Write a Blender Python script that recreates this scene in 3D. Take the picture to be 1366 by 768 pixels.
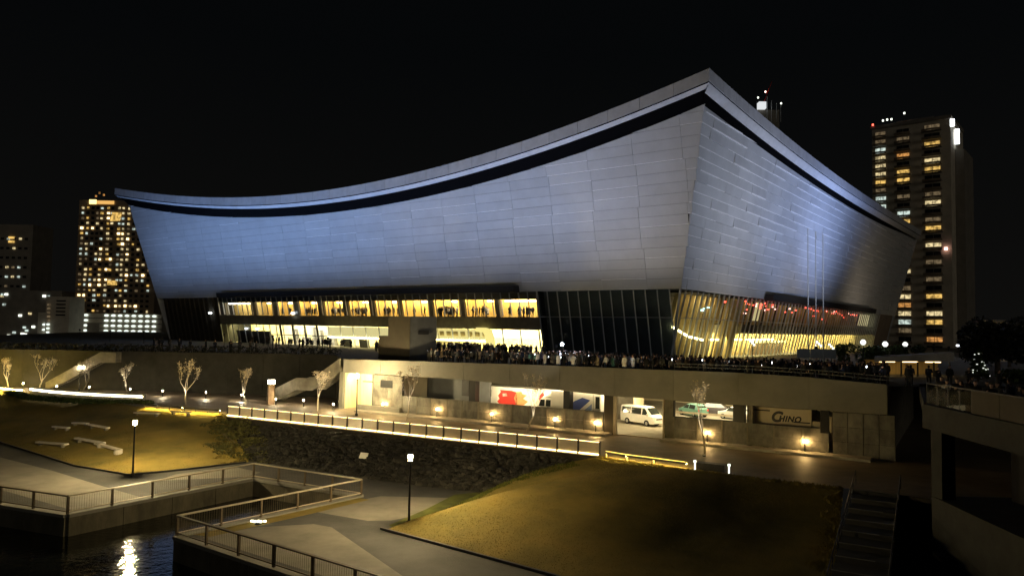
import bpy, bmesh, math, random
import numpy as np
from mathutils import Vector, Matrix, Euler

for o in list(bpy.data.objects):
    bpy.data.objects.remove(o)
SC = bpy.context.scene
COL = SC.collection
RND = random.Random(11)
rad = math.radians

# ------------------------------------------------------------------ camera
CAM_Z = 10.0
cd = bpy.data.cameras.new('camera')
cam = bpy.data.objects.new('camera', cd)
COL.objects.link(cam)
cd.sensor_fit = 'HORIZONTAL'
cd.sensor_width = 36.0
cd.lens = 994.0 / 1366.0 * 36.0
cd.clip_start = 0.3
cd.clip_end = 6000
PITCH = math.atan(53.5 / 994.0)
ROLL = rad(1.0)
cam.matrix_world = (Matrix.Translation((0, 0, CAM_Z)) @ Matrix.Rotation(rad(90) + PITCH, 4, 'X')
                    @ Matrix.Rotation(ROLL, 4, 'Z'))
SC.camera = cam

# ------------------------------------------------------------------ night sky
W = bpy.data.worlds.new('World')
SC.world = W
W.use_nodes = True
wn = W.node_tree.nodes
wl = W.node_tree.links
wn.clear()
wo = wn.new('ShaderNodeOutputWorld')
bg = wn.new('ShaderNodeBackground')
tcw = wn.new('ShaderNodeTexCoord')
sepw = wn.new('ShaderNodeSeparateXYZ')
rmpw = wn.new('ShaderNodeValToRGB')
rmpw.color_ramp.elements[0].position = 0.0
rmpw.color_ramp.elements[0].color = (1.9, 1.8, 1.6, 1)
rmpw.color_ramp.elements[1].position = 0.35
rmpw.color_ramp.elements[1].color = (0.72, 0.88, 1.0, 1)
wl.new(tcw.outputs['Generated'], sepw.inputs[0])
wl.new(sepw.outputs['Z'], rmpw.inputs['Fac'])
wl.new(rmpw.outputs['Color'], bg.inputs['Color'])
bg.inputs['Strength'].default_value = 0.0023
wl.new(bg.outputs[0], wo.inputs[0])

# dim low glow of the town behind the viewer, in place of a sun
sd = bpy.data.lights.new('town_glow', 'SUN')
sd.energy = 0.115
sd.angle = rad(20)
sd.color = (1.0, 0.89, 0.70)
so_ = bpy.data.objects.new('town_glow', sd)
COL.objects.link(so_)
so_.rotation_euler = Vector((-0.38, 0.92, -0.13)).to_track_quat('-Z', 'Y').to_euler()

# ------------------------------------------------------------------ exposure
SC.view_settings.view_transform = 'Standard'
SC.view_settings.look = 'None'
SC.view_settings.exposure = 0.0
SC.view_settings.gamma = 1.0
SC.cycles.use_denoising = True
SC.cycles.max_bounces = 6
SC.cycles.diffuse_bounces = 3
SC.cycles.transparent_max_bounces = 16
SC.cycles.sample_clamp_indirect = 4.0
SC.cycles.use_light_tree = True
SC.cycles.caustics_reflective = False
SC.cycles.caustics_refractive = False

# ------------------------------------------------------------------ materials
MATS = {}

def mat(name, col, rough=0.7, metal=0.0, var=0.25, scale=1.0, bump=0.0, bscale=None, rnd=0.0, spec=0.3, col2=None, stretch=None):
    """procedural surface: base colour broken up by world-space noise, optional bump and per-object variation"""
    if name in MATS:
        return MATS[name]
    m = bpy.data.materials.new(name)
    m.use_nodes = True
    n, l = m.node_tree.nodes, m.node_tree.links
    b = n['Principled BSDF']
    b.inputs['Roughness'].default_value = rough
    b.inputs['Metallic'].default_value = metal
    b.inputs['Specular IOR Level'].default_value = spec
    g = n.new('ShaderNodeNewGeometry')
    vec = g.outputs['Position']
    if stretch:
        mp = n.new('ShaderNodeMapping')
        mp.inputs['Scale'].default_value = stretch
        l.new(vec, mp.inputs['Vector'])
        vec = mp.outputs['Vector']
    nz = n.new('ShaderNodeTexNoise')
    nz.inputs['Scale'].default_value = scale
    nz.inputs['Detail'].default_value = 6
    nz.inputs['Roughness'].default_value = 0.65
    l.new(vec, nz.inputs['Vector'])
    r = n.new('ShaderNodeValToRGB')
    c2 = col2 or tuple(c * (1 - var) for c in col)
    r.color_ramp.elements[0].position = 0.3
    r.color_ramp.elements[1].position = 0.7
    r.color_ramp.elements[0].color = (*c2, 1)
    r.color_ramp.elements[1].color = (*[min(1, c * (1 + var * 0.4)) for c in col], 1)
    l.new(nz.outputs['Fac'], r.inputs['Fac'])
    out = r.outputs['Color']
    if rnd > 0:
        oi = n.new('ShaderNodeObjectInfo')
        mr = n.new('ShaderNodeMapRange')
        mr.inputs['To Min'].default_value = 1 - rnd
        mr.inputs['To Max'].default_value = 1 + rnd
        l.new(oi.outputs['Random'], mr.inputs['Value'])
        hv = n.new('ShaderNodeHueSaturation')
        l.new(mr.outputs['Result'], hv.inputs['Value'])
        l.new(out, hv.inputs['Color'])
        out = hv.outputs['Color']
    l.new(out, b.inputs['Base Color'])
    if bump > 0:
        nb = n.new('ShaderNodeTexNoise')
        nb.inputs['Scale'].default_value = bscale or scale * 6
        nb.inputs['Detail'].default_value = 5
        l.new(vec, nb.inputs['Vector'])
        bp = n.new('ShaderNodeBump')
        bp.inputs['Strength'].default_value = bump
        bp.inputs['Distance'].default_value = 0.05
        l.new(nb.outputs['Fac'], bp.inputs['Height'])
        l.new(bp.outputs['Normal'], b.inputs['Normal'])
    MATS[name] = m
    return m

def emit(name, col, strength, sample=True):
    if name in MATS:
        return MATS[name]
    m = bpy.data.materials.new(name)
    m.use_nodes = True
    n, l = m.node_tree.nodes, m.node_tree.links
    n.clear()
    o = n.new('ShaderNodeOutputMaterial')
    e = n.new('ShaderNodeEmission')
    e.inputs['Color'].default_value = (*col, 1)
    e.inputs['Strength'].default_value = strength
    l.new(e.outputs[0], o.inputs[0])
    if not sample:
        m.cycles.emission_sampling = 'NONE'
    MATS[name] = m
    return m

def lit_window(name, col, strength):
    """a far window with the light on: curtains and furniture break the glow up"""
    if name in MATS:
        return MATS[name]
    m = bpy.data.materials.new(name)
    m.use_nodes = True
    n, l = m.node_tree.nodes, m.node_tree.links
    n.clear()
    o = n.new('ShaderNodeOutputMaterial')
    e = n.new('ShaderNodeEmission')
    g = n.new('ShaderNodeNewGeometry')
    z = n.new('ShaderNodeTexNoise')
    z.inputs['Scale'].default_value = 0.9
    z.inputs['Detail'].default_value = 2
    l.new(g.outputs['Position'], z.inputs['Vector'])
    r = n.new('ShaderNodeValToRGB')
    r.color_ramp.elements[0].position = 0.35
    r.color_ramp.elements[1].position = 0.6
    r.color_ramp.elements[0].color = (*[c * 0.25 for c in col], 1)
    r.color_ramp.elements[1].color = (*col, 1)
    l.new(z.outputs['Fac'], r.inputs['Fac'])
    l.new(r.outputs['Color'], e.inputs['Color'])
    e.inputs['Strength'].default_value = strength
    l.new(e.outputs[0], o.inputs[0])
    m.cycles.emission_sampling = 'NONE'
    MATS[name] = m
    return m

def glass(name, tint=(0.8, 0.85, 0.85), gloss=0.12, rough=0.02):
    if name in MATS:
        return MATS[name]
    m = bpy.data.materials.new(name)
    m.use_nodes = True
    n, l = m.node_tree.nodes, m.node_tree.links
    n.clear()
    o = n.new('ShaderNodeOutputMaterial')
    t = n.new('ShaderNodeBsdfTransparent')
    t.inputs['Color'].default_value = (*tint, 1)
    gl = n.new('ShaderNodeBsdfGlossy')
    gl.inputs['Roughness'].default_value = rough
    gl.inputs['Color'].default_value = (0.9, 0.95, 1, 1)
    fr = n.new('ShaderNodeFresnel')
    fr.inputs['IOR'].default_value = 1.5
    mx = n.new('ShaderNodeMath')
    mx.operation = 'MAXIMUM'
    mx.inputs[1].default_value = gloss
    l.new(fr.outputs[0], mx.inputs[0])
    ms = n.new('ShaderNodeMixShader')
    l.new(mx.outputs[0], ms.inputs['Fac'])
    l.new(t.outputs[0], ms.inputs[1])
    l.new(gl.outputs[0], ms.inputs[2])
    l.new(ms.outputs[0], o.inputs[0])
    MATS[name] = m
    return m

M = dict(
    clad=mat('cladding_metal', (0.50, 0.515, 0.53), 0.42, 0.0, 0.10, 0.35, 0.06, 3.0, rnd=0.04, spec=0.4),
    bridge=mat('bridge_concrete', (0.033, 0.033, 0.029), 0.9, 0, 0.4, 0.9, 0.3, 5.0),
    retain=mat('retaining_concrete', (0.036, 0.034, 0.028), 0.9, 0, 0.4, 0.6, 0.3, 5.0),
    quay=mat('quay_concrete', (0.10, 0.09, 0.062), 0.9, 0, 0.5, 0.9, 0.4, 5.0, stretch=(1, 1, .4)),
    edge_highlight=mat('panel_edge_highlight', (0.86, 0.87, 0.88), 0.35, 0, 0.15, 1.5, spec=0.5),  # pale colour standing in for lit board edges
    fascia=mat('fascia_metal', (0.52, 0.53, 0.55), 0.45, 0.0, 0.15, 0.8, rnd=0.06),
    darkband=mat('eave_louvre', (0.003, 0.003, 0.0035), 0.8, 0, 0.3, 2.0, spec=0.02),
    roof=mat('roof_sheet', (0.25, 0.26, 0.27), 0.5, 0, 0.2, 0.3),
    dark=mat('dark_metal', (0.03, 0.03, 0.032), 0.5, 0.0, 0.3, 3.0),
    black=mat('black_paint', (0.012, 0.012, 0.013), 0.45, 0.0, 0.3, 5.0),
    steel=mat('mullion_steel', (0.5, 0.52, 0.53), 0.4, 0.1, 0.2, 2.0),
    backing=mat('backing_wall', (0.02, 0.02, 0.022), 0.9, 0, 0.2, 1.0),
    bandbrown=mat('balustrade_panel', (0.26, 0.235, 0.17), 0.7, 0, 0.3, 1.0),
    orange=mat('timber_lining', (0.78, 0.57, 0.22), 0.6, 0, 0.25, 0.9, stretch=(3, 3, 0.3)),
    cream=mat('cream_wall', (0.78, 0.70, 0.42), 0.7, 0, 0.25, 1.2, stretch=(2, 2, 0.4)),
    slatgold=mat('gold_slat', (0.62, 0.50, 0.24), 0.55, 0, 0.2, 2.0),
    intfloor=mat('interior_floor', (0.2, 0.18, 0.15), 0.5),
    grey=mat('grey_render', (0.16, 0.17, 0.18), 0.8, 0, 0.2, 0.8),
    brownwall=mat('brown_render', (0.058, 0.050, 0.036), 0.85, 0, 0.25, 0.8),
    conc=mat('concrete', (0.20, 0.193, 0.165), 0.85, 0, 0.22, 0.45, 0.25, 4.0, rnd=0.06),
    concdark=mat('concrete_stained', (0.17, 0.155, 0.12), 0.9, 0, 0.45, 0.8, 0.35, 5.0, rnd=0.12),
    concwall=mat('board_marked_concrete', (0.175, 0.168, 0.145), 0.9, 0, 0.6, 1.1, 0.5, 6.0, rnd=0.15, stretch=(1, 1, 0.6)),
    pavewarm=mat('warm_paving', (0.27, 0.215, 0.15), 0.6, 0, 0.3, 0.5, 0.2, 8.0),
    kerb=mat('kerb_stone', (0.36, 0.33, 0.28), 0.8, 0, 0.2, 2.0, 0.2),
    asphalt=mat('dark_asphalt', (0.066, 0.066, 0.062), 0.85, 0, 0.42, 0.35, 0.4, 22.0),
    pale=mat('pale_concrete_paving', (0.185, 0.172, 0.142), 0.85, 0, 0.34, 0.4, 0.25, 14.0),
    soil=mat('soil', (0.03, 0.025, 0.018), 0.95, 0, 0.4, 0.6, 0.4),
    lawn=mat('dry_lawn', (0.225, 0.162, 0.036), 0.95, 0, 0.5, 0.22, 0.35, 5.0, col2=(0.115, 0.098, 0.022)),
    grass=mat('grass_blades', (0.23, 0.167, 0.036), 0.9, 0, 0.5, 0.22, col2=(0.12, 0.104, 0.022)),
    greengrass=mat('green_grass', (0.085, 0.095, 0.012), 0.9, 0, 0.5, 0.8),
    leaf=mat('shrub_leaf', (0.05, 0.075, 0.018), 0.7, 0, 0.6, 1.5),
    olive=mat('olive_leaf', (0.075, 0.072, 0.018), 0.8, 0, 0.5, 0.8),
    ivy=mat('dark_ivy_leaf', (0.02, 0.02, 0.010), 0.7, 0, 0.6, 1.2),
    leafdry=mat('dry_leaf', (0.55, 0.45, 0.30), 0.8, 0, 0.4, 3.0),
    bark=mat('pale_bark', (0.42, 0.37, 0.29), 0.85, 0, 0.35, 4.0, 0.4),
    barkdark=mat('dark_bark', (0.09, 0.07, 0.05), 0.9, 0, 0.3, 4.0),
    rock=mat('dark_rock', (0.030, 0.028, 0.023), 0.85, 0, 0.45, 1.6, 0.5, 9.0, rnd=0.45),
    wood=mat('weathered_timber', (0.22, 0.15, 0.085), 0.8, 0, 0.3, 3.0, 0.3),
    railpale=mat('pale_handrail', (0.42, 0.36, 0.26), 0.5, 0, 0.2, 2.0),
    raildark=mat('brown_rail_post', (0.10, 0.075, 0.045), 0.6, 0, 0.25, 3.0),
    white=mat('white_paint', (0.78, 0.77, 0.72), 0.35, 0, 0.05, 1.0, spec=0.5),
    cargrn=mat('pale_green_paint', (0.12, 0.25, 0.20), 0.3, 0, 0.06, 1.0, spec=0.5),
    cardark=mat('dark_car_paint', (0.05, 0.045, 0.05), 0.25, 0.2, 0.1, 1.0, spec=0.5),
    carsilver=mat('silver_car_paint', (0.5, 0.5, 0.48), 0.3, 0.3, 0.08, 1.0, spec=0.5),
    carglass=mat('car_glass', (0.02, 0.024, 0.022), 0.08, 0, 0.1, 1.0, spec=0.6),
    rubber=mat('tyre_rubber', (0.015, 0.015, 0.015), 0.85),
    rim=mat('wheel_rim', (0.4, 0.4, 0.4), 0.35, 0.6),
    lens=mat('lamp_lens', (0.75, 0.75, 0.7), 0.15),
    redpaint=mat('red_print', (0.62, 0.045, 0.035), 0.4, 0, 0.15, 1.5),
    bluepaint=mat('blue_print', (0.06, 0.09, 0.30), 0.4, 0, 0.15, 1.5),
    orangepaint=mat('orange_print', (0.75, 0.30, 0.12), 0.4, 0, 0.3, 1.2),
    bluepale=mat('pale_blue_print', (0.25, 0.32, 0.55), 0.4, 0, 0.15, 1.5),
    blackprint=mat('black_print', (0.012, 0.01, 0.01), 0.5),
    creampaint=mat('cream_truck_paint', (0.50, 0.42, 0.30), 0.5, 0, 0.08, 1.0),
    board=mat('blue_grey_board', (0.30, 0.35, 0.42), 0.6, 0, 0.12, 2.0),
    tower=mat('tower_concrete', (0.60, 0.54, 0.44), 0.85, 0, 0.25, 0.3),
    tower2=mat('tower_brown_tile', (0.27, 0.21, 0.15), 0.85, 0, 0.25, 0.3),
    towerdark=mat('tower_dark_wall', (0.24, 0.22, 0.19), 0.85, 0, 0.25, 0.3),
    darkpane=mat('dark_window', (0.02, 0.022, 0.024), 0.15, 0, 0.1, 1.0, spec=0.5),
    garage=mat('garage_wall', (0.62, 0.55, 0.38), 0.8, 0, 0.15, 0.5),
    garfloor=mat('garage_floor', (0.32, 0.29, 0.22), 0.55, 0, 0.3, 0.6),
    skin=mat('skin', (0.45, 0.28, 0.2), 0.6),
    hair=mat('dark_hair', (0.02, 0.016, 0.014), 0.6),
)
M['glass'] = glass('clear_glazing', (0.86, 0.87, 0.84), 0.06)
M['darkglass'] = glass('dark_glazing', (0.70, 0.80, 0.80), 0.10)
M['railglass'] = glass('rail_glazing', (0.88, 0.88, 0.86), 0.03)
M['lampglow'] = emit('street_lamp_glow', (1.0, 0.76, 0.38), 4700)
M['lampwhite'] = emit('lamp_white_glow', (1.0, 0.77, 0.38), 6800)
M['bollardglow'] = emit('bollard_glow', (1.0, 0.62, 0.22), 1700)
M['spotglow'] = emit('small_spot_glow', (1.0, 0.84, 0.55), 1500)
M['ledwarm'] = emit('led_warm', (1.0, 0.68, 0.24), 9)
M['ledrail'] = emit('led_rail', (1.0, 0.70, 0.28), 8)
M['ledgrass'] = emit('led_yellow', (1.0, 0.70, 0.14), 260)
M['ledwhite'] = emit('led_white_band', (1.0, 0.86, 0.55), 16)
M['tube'] = emit('ceiling_tube', (1.0, 0.80, 0.45), 16)
M['tubewhite'] = emit('ceiling_tube_white', (1.0, 0.94, 0.78), 18)
M['tubeyellow'] = emit('ceiling_tube_yellow', (1.0, 0.86, 0.40), 12)
M['redlamp'] = emit('red_lamp', (1.0, 0.10, 0.06), 5, False)
M['pinklamp'] = emit('pink_lamp', (1.0, 0.55, 0.45), 5, False)
M['cyanlamp'] = emit('cyan_lamp', (0.55, 1.0, 0.92), 3, False)
M['starwhite'] = emit('far_lamp_white', (0.95, 1.0, 0.85), 2.5, False)
M['starwarm'] = emit('far_lamp_warm', (1.0, 0.75, 0.35), 4, False)
M['carpark'] = emit('carpark_lamp', (0.88, 1.0, 0.90), 1.3, False)
M['flood'] = emit('flood_glow', (0.9, 0.97, 1.0), 6, False)
M['phone'] = emit('phone_screen', (0.85, 0.93, 1.0), 9, False)
M['winyellow'] = lit_window('lit_window_yellow', (1.0, 0.62, 0.16), 1.0)
M['winpale'] = lit_window('lit_window_pale', (1.0, 0.80, 0.42), 1.0)
M['wincool'] = lit_window('lit_window_cool', (0.80, 0.95, 0.86), 0.9)
M['windim'] = lit_window('lit_window_dim', (0.55, 0.40, 0.22), 0.30)
M['winorange'] = lit_window('lit_window_orange', (1.0, 0.45, 0.12), 0.7)
wt = bpy.data.materials.new('canal_water')
wt.use_nodes = True
_n, _l = wt.node_tree.nodes, wt.node_tree.links
_b = _n['Principled BSDF']
_b.inputs['Base Color'].default_value = (0.008, 0.010, 0.009, 1)
_b.inputs['Roughness'].default_value = 0.06
_g = _n.new('ShaderNodeNewGeometry')
_z = _n.new('ShaderNodeTexNoise')
_z.inputs['Scale'].default_value = 2.2
_z.inputs['Detail'].default_value = 3
_l.new(_g.outputs['Position'], _z.inputs['Vector'])
_p = _n.new('ShaderNodeBump')
_p.inputs['Strength'].default_value = 0.22
_p.inputs['Distance'].default_value = 0.12
_l.new(_z.outputs['Fac'], _p.inputs['Height'])
_l.new(_p.outputs['Normal'], _b.inputs['Normal'])
M['water'] = wt

# ------------------------------------------------------------------ mesh helpers
def V(*a):
    return Vector(a)

class MB:
    def __init__(s):
        s.v, s.f, s.m = [], [], []

    def face(s, pts, mi=0):
        b = len(s.v)
        s.v += [tuple(p) for p in pts]
        s.f.append(tuple(range(b, b + len(pts))))
        s.m.append(mi)

    def obox(s, o, x, y, z, mi=0):
        o, x, y, z = Vector(o), Vector(x), Vector(y), Vector(z)
        b = len(s.v)
        for k in (0, 1):
            for j in (0, 1):
                for i in (0, 1):
                    s.v.append(tuple(o + x * i + y * j + z * k))
        fs = [(0, 2, 3, 1), (4, 5, 7, 6), (0, 1, 5, 4), (2, 6, 7, 3), (0, 4, 6, 2), (1, 3, 7, 5)]
        if x.cross(y).dot(z) < 0:
            fs = [f[::-1] for f in fs]
        s.f += [tuple(b + i for i in f) for f in fs]
        s.m += [mi] * 6
        return s

    def box(s, c, size, rz=0, mi=0):
        c = Vector(c)
        r = Matrix.Rotation(rz, 3, 'Z')
        x, y, z = r @ V(size[0], 0, 0), r @ V(0, size[1], 0), V(0, 0, size[2])
        return s.obox(c - (x + y + z) / 2, x, y, z, mi)

    def tube(s, p0, p1, r0, r1=None, n=8, mi=0, caps=True):
        p0, p1 = Vector(p0), Vector(p1)
        r1 = r0 if r1 is None else r1
        d = (p1 - p0)
        if d.length < 1e-6:
            return s
        d.normalize()
        a = d.orthogonal().normalized()
        c = d.cross(a)
        b = len(s.v)
        for p, r in ((p0, r0), (p1, r1)):
            for i in range(n):
                t = 2 * math.pi * i / n
                s.v.append(tuple(p + (a * math.cos(t) + c * math.sin(t)) * r))
        for i in range(n):
            j = (i + 1) % n
            s.f.append((b + i, b + j, b + n + j, b + n + i))
            s.m.append(mi)
        if caps:
            s.f.append(tuple(b + i for i in range(n))[::-1])
            s.f.append(tuple(b + n + i for i in range(n)))
            s.m += [mi, mi]
        return s

    def prism(s, pts, ext, mi=0):
        n = len(pts)
        b = len(s.v)
        e = Vector(ext)
        s.v += [tuple(p) for p in pts] + [tuple(Vector(p) + e) for p in pts]
        s.f.append(tuple(range(b, b + n))[::-1])
        s.f.append(tuple(range(b + n, b + 2 * n)))
        s.m += [mi, mi]
        for i in range(n):
            j = (i + 1) % n
            s.f.append((b + i, b + j, b + n + j, b + n + i))
            s.m.append(mi)
        return s

    def lathe(s, c, prof, n=12, mi=0):
        c = Vector(c)
        b = len(s.v)
        for r, z in prof:
            for i in range(n):
                t = 2 * math.pi * i / n
                s.v.append((c.x + r * math.cos(t), c.y + r * math.sin(t), c.z + z))
        for k in range(len(prof) - 1):
            for i in range(n):
                j = (i + 1) % n
                s.f.append((b + k * n + i, b + k * n + j, b + (k + 1) * n + j, b + (k + 1) * n + i))
                s.m.append(mi)
        s.f.append(tuple(b + i for i in range(n))[::-1])
        s.f.append(tuple(b + (len(prof) - 1) * n + i for i in range(n)))
        s.m += [mi, mi]
        return s

    def grid(s, P, mi=0):
        """P: rows of points"""
        b = len(s.v)
        r, c = len(P), len(P[0])
        for row in P:
            s.v += [tuple(p) for p in row]
        for i in range(r - 1):
            for j in range(c - 1):
                s.f.append((b + i * c + j, b + i * c + j + 1, b + (i + 1) * c + j + 1, b + (i + 1) * c + j))
                s.m.append(mi)
        return s

    def mesh(s, name, mats, smooth=False):
        me = bpy.data.meshes.new(name)
        me.from_pydata(s.v, [], s.f)
        for m in (mats if isinstance(mats, (list, tuple)) else [mats]):
            me.materials.append(m)
        if any(s.m):
            me.polygons.foreach_set('material_index', s.m)
        if smooth:
            me.polygons.foreach_set('use_smooth', [True] * len(s.f))
        me.update()
        return me

    def build(s, name, mats, parent=None, smooth=False, kind=None, local=False):
        return link(name, s.mesh(name, mats, smooth), parent, kind, local)

def link(name, me, parent=None, kind=None, local=False):
    o = bpy.data.objects.new(name, me)
    COL.objects.link(o)
    if parent is not None:
        o.parent = parent
        if not local:
            base = Vector((0, 0, 0))
            p = parent
            while p is not None:
                base += p.location
                p = p.parent
            o.location = -base
    if kind:
        o['kind'] = kind
    return o

def tag(o, label, cat, group=None):
    o['label'] = label
    o['category'] = cat
    if group:
        o['group'] = group
    return o

def thing(name, loc, label, cat, group=None, rz=0):
    o = bpy.data.objects.new(name, None)
    COL.objects.link(o)
    o.location = loc
    o.rotation_euler = (0, 0, rz)
    o.empty_display_size = 0.2
    return tag(o, label, cat, group)

def kids(o):
    return [c for c in KIDS.get(o.name, [])]

KIDS = {}

def copy_thing(src, loc, rz, label, group=None, scale=1.0):
    """a thing, its parts and their sub-parts, sharing mesh data"""
    def cp(o, parent):
        c = o.copy()
        COL.objects.link(c)
        c.parent = parent
        for ch in o.children:
            cp(ch, c)
        return c
    r = cp(src, None)
    r.location = loc
    r.rotation_euler = (0, 0, rz)
    r.scale = (scale,) * 3
    r['label'] = label
    if group:
        r['group'] = group
    return r

def struct(name, mb, m, smooth=False):
    return mb.build(name, m, None, smooth, 'structure')

def resample(pl, n):
    P = [Vector(p) for p in pl]
    L = [0]
    for a, b in zip(P, P[1:]):
        L.append(L[-1] + (b - a).length)
    out = []
    for i in range(n):
        t = L[-1] * i / (n - 1)
        k = 0
        while k < len(P) - 2 and L[k + 1] < t:
            k += 1
        f = (t - L[k]) / max(1e-9, L[k + 1] - L[k])
        out.append(P[k].lerp(P[k + 1], f))
    return out

def noise2(x, y, s=1.0):
    return (math.sin(x * 1.3 * s + 1.7) * math.cos(y * 1.1 * s - 0.6) + 0.5 * math.sin(x * 2.9 * s - y * 2.3 * s + 2.1)
            + 0.3 * math.sin(x * 5.1 * s + y * 4.7 * s))

# =================================================================== SETTING
PZ = -2.5          # level of the lower plaza
WZ = -3.8          # canal water
FENCE_A, FENCE_B = V(-30.4, 80.9, 0), V(7.2, 59.7, 0)
FDIR = (FENCE_B - FENCE_A).normalized()
FNOR = V(FDIR.y, -FDIR.x, 0)          # towards the plaza
if FNOR.y > 0:
    FNOR = -FNOR

front = [(-1500, 900), (-300, 222), (-120, 130), (-70.7, 104), (-56.6, 97.5), (-40.7, 86.9), (-31.7, 83.0), (-30.7, 80.5), (7.0, 59.4), (8.6, 57.6),
         (10.7, 56.1), (13.1, 54.3), (16.7, 52.1), (21.6, 49.3), (26.5, 46.0), (40, 44), (1500, 44)]
mb = MB()
mb.face([(x, y, 0) for x, y in front] + [(3000, 44, 0), (3000, 3500, 0), (-3000, 3500, 0), (-3000, 900, 0)])
struct('ground', mb, M['pavewarm'])

def ruled(top, bot, n, m, prof, amp, sc):
    A, B = resample(top, n), resample(bot, n)
    rows = []
    for j in range(m):
        t = j / (m - 1)
        row = []
        for i in range(n):
            p = A[i].lerp(B[i], t)
            p.z = A[i].z + (B[i].z - A[i].z) * prof(t) + amp * noise2(p.x, p.y, sc) * math.sin(math.pi * t)
            row.append(p)
        rows.append(row)
    return rows

# right-hand lawn mound
R_TOP = [(7.1, 59.3, 0.0), (8.6, 57.5, 0.02), (10.7, 56.0, 0.02), (13.1, 54.2, 0.02), (16.7, 52.0, 0.02), (21.8, 49.2, 0.02)]
R_BOT = [(-1.7, 57.5, PZ), (-4.0, 52.2, PZ), (-6.2, 47.6, PZ), (-7.7, 46.6, PZ), (-2.4, 42.4, PZ), (2.4, 38.5, PZ), (7.0, 34.0, PZ), (12.6, 30.5, PZ)]
RIGHT_LAWN = ruled(R_TOP, R_BOT, 46, 40, lambda t: 0.35 * t + 0.65 * t * t, 0.035, 0.5)
def sstep(a, b, x):
    x = min(1, max(0, (x - a) / (b - a)))
    return x * x * (3 - 2 * x)
for j, row in enumerate(RIGHT_LAWN):
    t_ = j / (len(RIGHT_LAWN) - 1)
    for i, p in enumerate(row):
        u_ = i / (len(row) - 1)
        p.z += math.sin(math.pi * t_) ** .8 * (0.55 * math.exp(-((u_ - .45) / .2) ** 2) - 1.5 * sstep(.55, .95, u_))
mb = MB()
mb.grid(RIGHT_LAWN)
struct('right_lawn', mb, M['lawn'], True)
# left-hand lawn
L_TOP = [(-95, 117, 0.02), (-70.7, 104, 0.02), (-56.6, 97.4, 0.02), (-40.7, 86.8, 0.02), (-31.7, 83.0, 0.02), (-30.6, 80.6, 0)]
L_BOT = [(-75, 92, PZ), (-51.7, 76.5, PZ), (-44, 70.4, PZ), (-37.2, 64.9, PZ), (-30.9, 61.6, PZ), (-27.5, 64.2, PZ), (-23.6, 68.3, PZ)]
LEFT_LAWN = ruled(L_TOP, L_BOT, 46, 34, lambda t: t, 0.12, 0.35)
mb = MB()
mb.grid(LEFT_LAWN)
struct('left_lawn', mb, M['lawn'], True)
# rock slope under the lit fence
S_TOP = [FENCE_A + FNOR * 0.25, FENCE_B + FNOR * 0.25]
S_BOT = [(-23.7, 69.0, PZ - 0.05), (-16.9, 65.2, PZ - 0.05), (-11.6, 61.9, PZ - 0.05), (-7.0, 59.6, PZ - 0.05), (-1.5, 57.3, PZ - 0.05)]
SLOPE = ruled(S_TOP, S_BOT, 40, 14, lambda t: t, 0.08, 0.8)
mb = MB()
mb.grid(SLOPE)
slope = struct('rock_slope', mb, M['soil'])

# lower plaza: land west of the inlet and the peninsula east of it
C0, C1, C2 = V(-64, 63, PZ), V(-28.3, 48.6, PZ), V(-20.6, 60.9, PZ)
C3, C4, C5 = V(-10.8, 55.4, PZ), V(-19.3, 44.2, PZ), V(-4.6, 33.5, PZ)
mb = MB()
mb.face([C0, C1, C2, C3, V(-1.2, 57.9, PZ), V(-1, 60, PZ), V(-24, 71, PZ), V(-28, 66, PZ), V(-31, 63, PZ), V(-38, 67, PZ), V(-53, 79, PZ), V(-80, 96, PZ)])
mb.face([C3, C4, C5, V(4, 27.5, PZ), V(20, 20, PZ), V(20, 36, PZ), V(-1.2, 57.9, PZ)])
struct('plaza', mb, M['asphalt'])
mb = MB()
zz = PZ + 0.006
for poly in ([(-9.4, 55.6), (-11.6, 53.2), (-13.6, 51.0), (-9.0, 48.6), (-7.5, 48.8), (-6.0, 50.2), (-3.4, 55.4)],
             [(-15.6, 46.6), (-12.2, 47.6), (-10.9, 46.9), (-4.9, 37.6), (-3.0, 35.3), (-4.4, 34.6), (-11.5, 39.6), (-17.8, 44.2)],
             [(-50, 61.5), (-36.5, 55.0), (-28.8, 50.0), (-26.3, 54.0), (-31.2, 57.6), (-38.0, 62.8), (-50, 71)],
             [(-21.5, 61.7), (-27.8, 59.6), (-27.5, 62.2), (-24.2, 66.0), (-20.9, 63.6)]):
    mb.face([(x, y, zz) for x, y in poly])
struct('pale_paving', mb, M['pale'])
mb = MB()
mb.face([(-200, -60, WZ), (60, -60, WZ), (60, 44, WZ), (-1, 62, WZ), (-24, 71, WZ), (-200, 100, WZ)])
struct('canal_water', mb, M['water'])

# quay walls of the canal
def quay(name, pts, label):
    q = thing(name, (pts[0].x, pts[0].y, WZ), label, 'wall')
    for a, b in zip(pts, pts[1:]):
        d = b - a
        nseg = max(1, round(d.length / 4.0))
        for i in range(nseg):
            p0, p1 = a.lerp(b, i / nseg), a.lerp(b, (i + 1) / nseg)
            u = (p1 - p0).normalized()
            nn = V(u.y, -u.x, 0)
            m_ = MB()
            m_.obox((p0.x + u.x * .02 - nn.x * .2, p0.y + u.y * .02 - nn.y * .2, WZ - 1), (p1 - p0) - u * .04, nn * 0.4, (0, 0, PZ - WZ + 0.9))
            m_.build('wall_panel', M['quay'], q)
        u = d.normalized()
        nn = V(u.y, -u.x, 0)
        m_ = MB()
        m_.obox((a.x - nn.x * .28, a.y - nn.y * .28, PZ - 0.095), d, nn * 0.56, (0, 0, 0.2))
        m_.build('coping', M['conc'], q)
quay('quay_wall', [C0, C1, C2], 'stained concrete quay wall along the left bank below the pale path')
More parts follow.
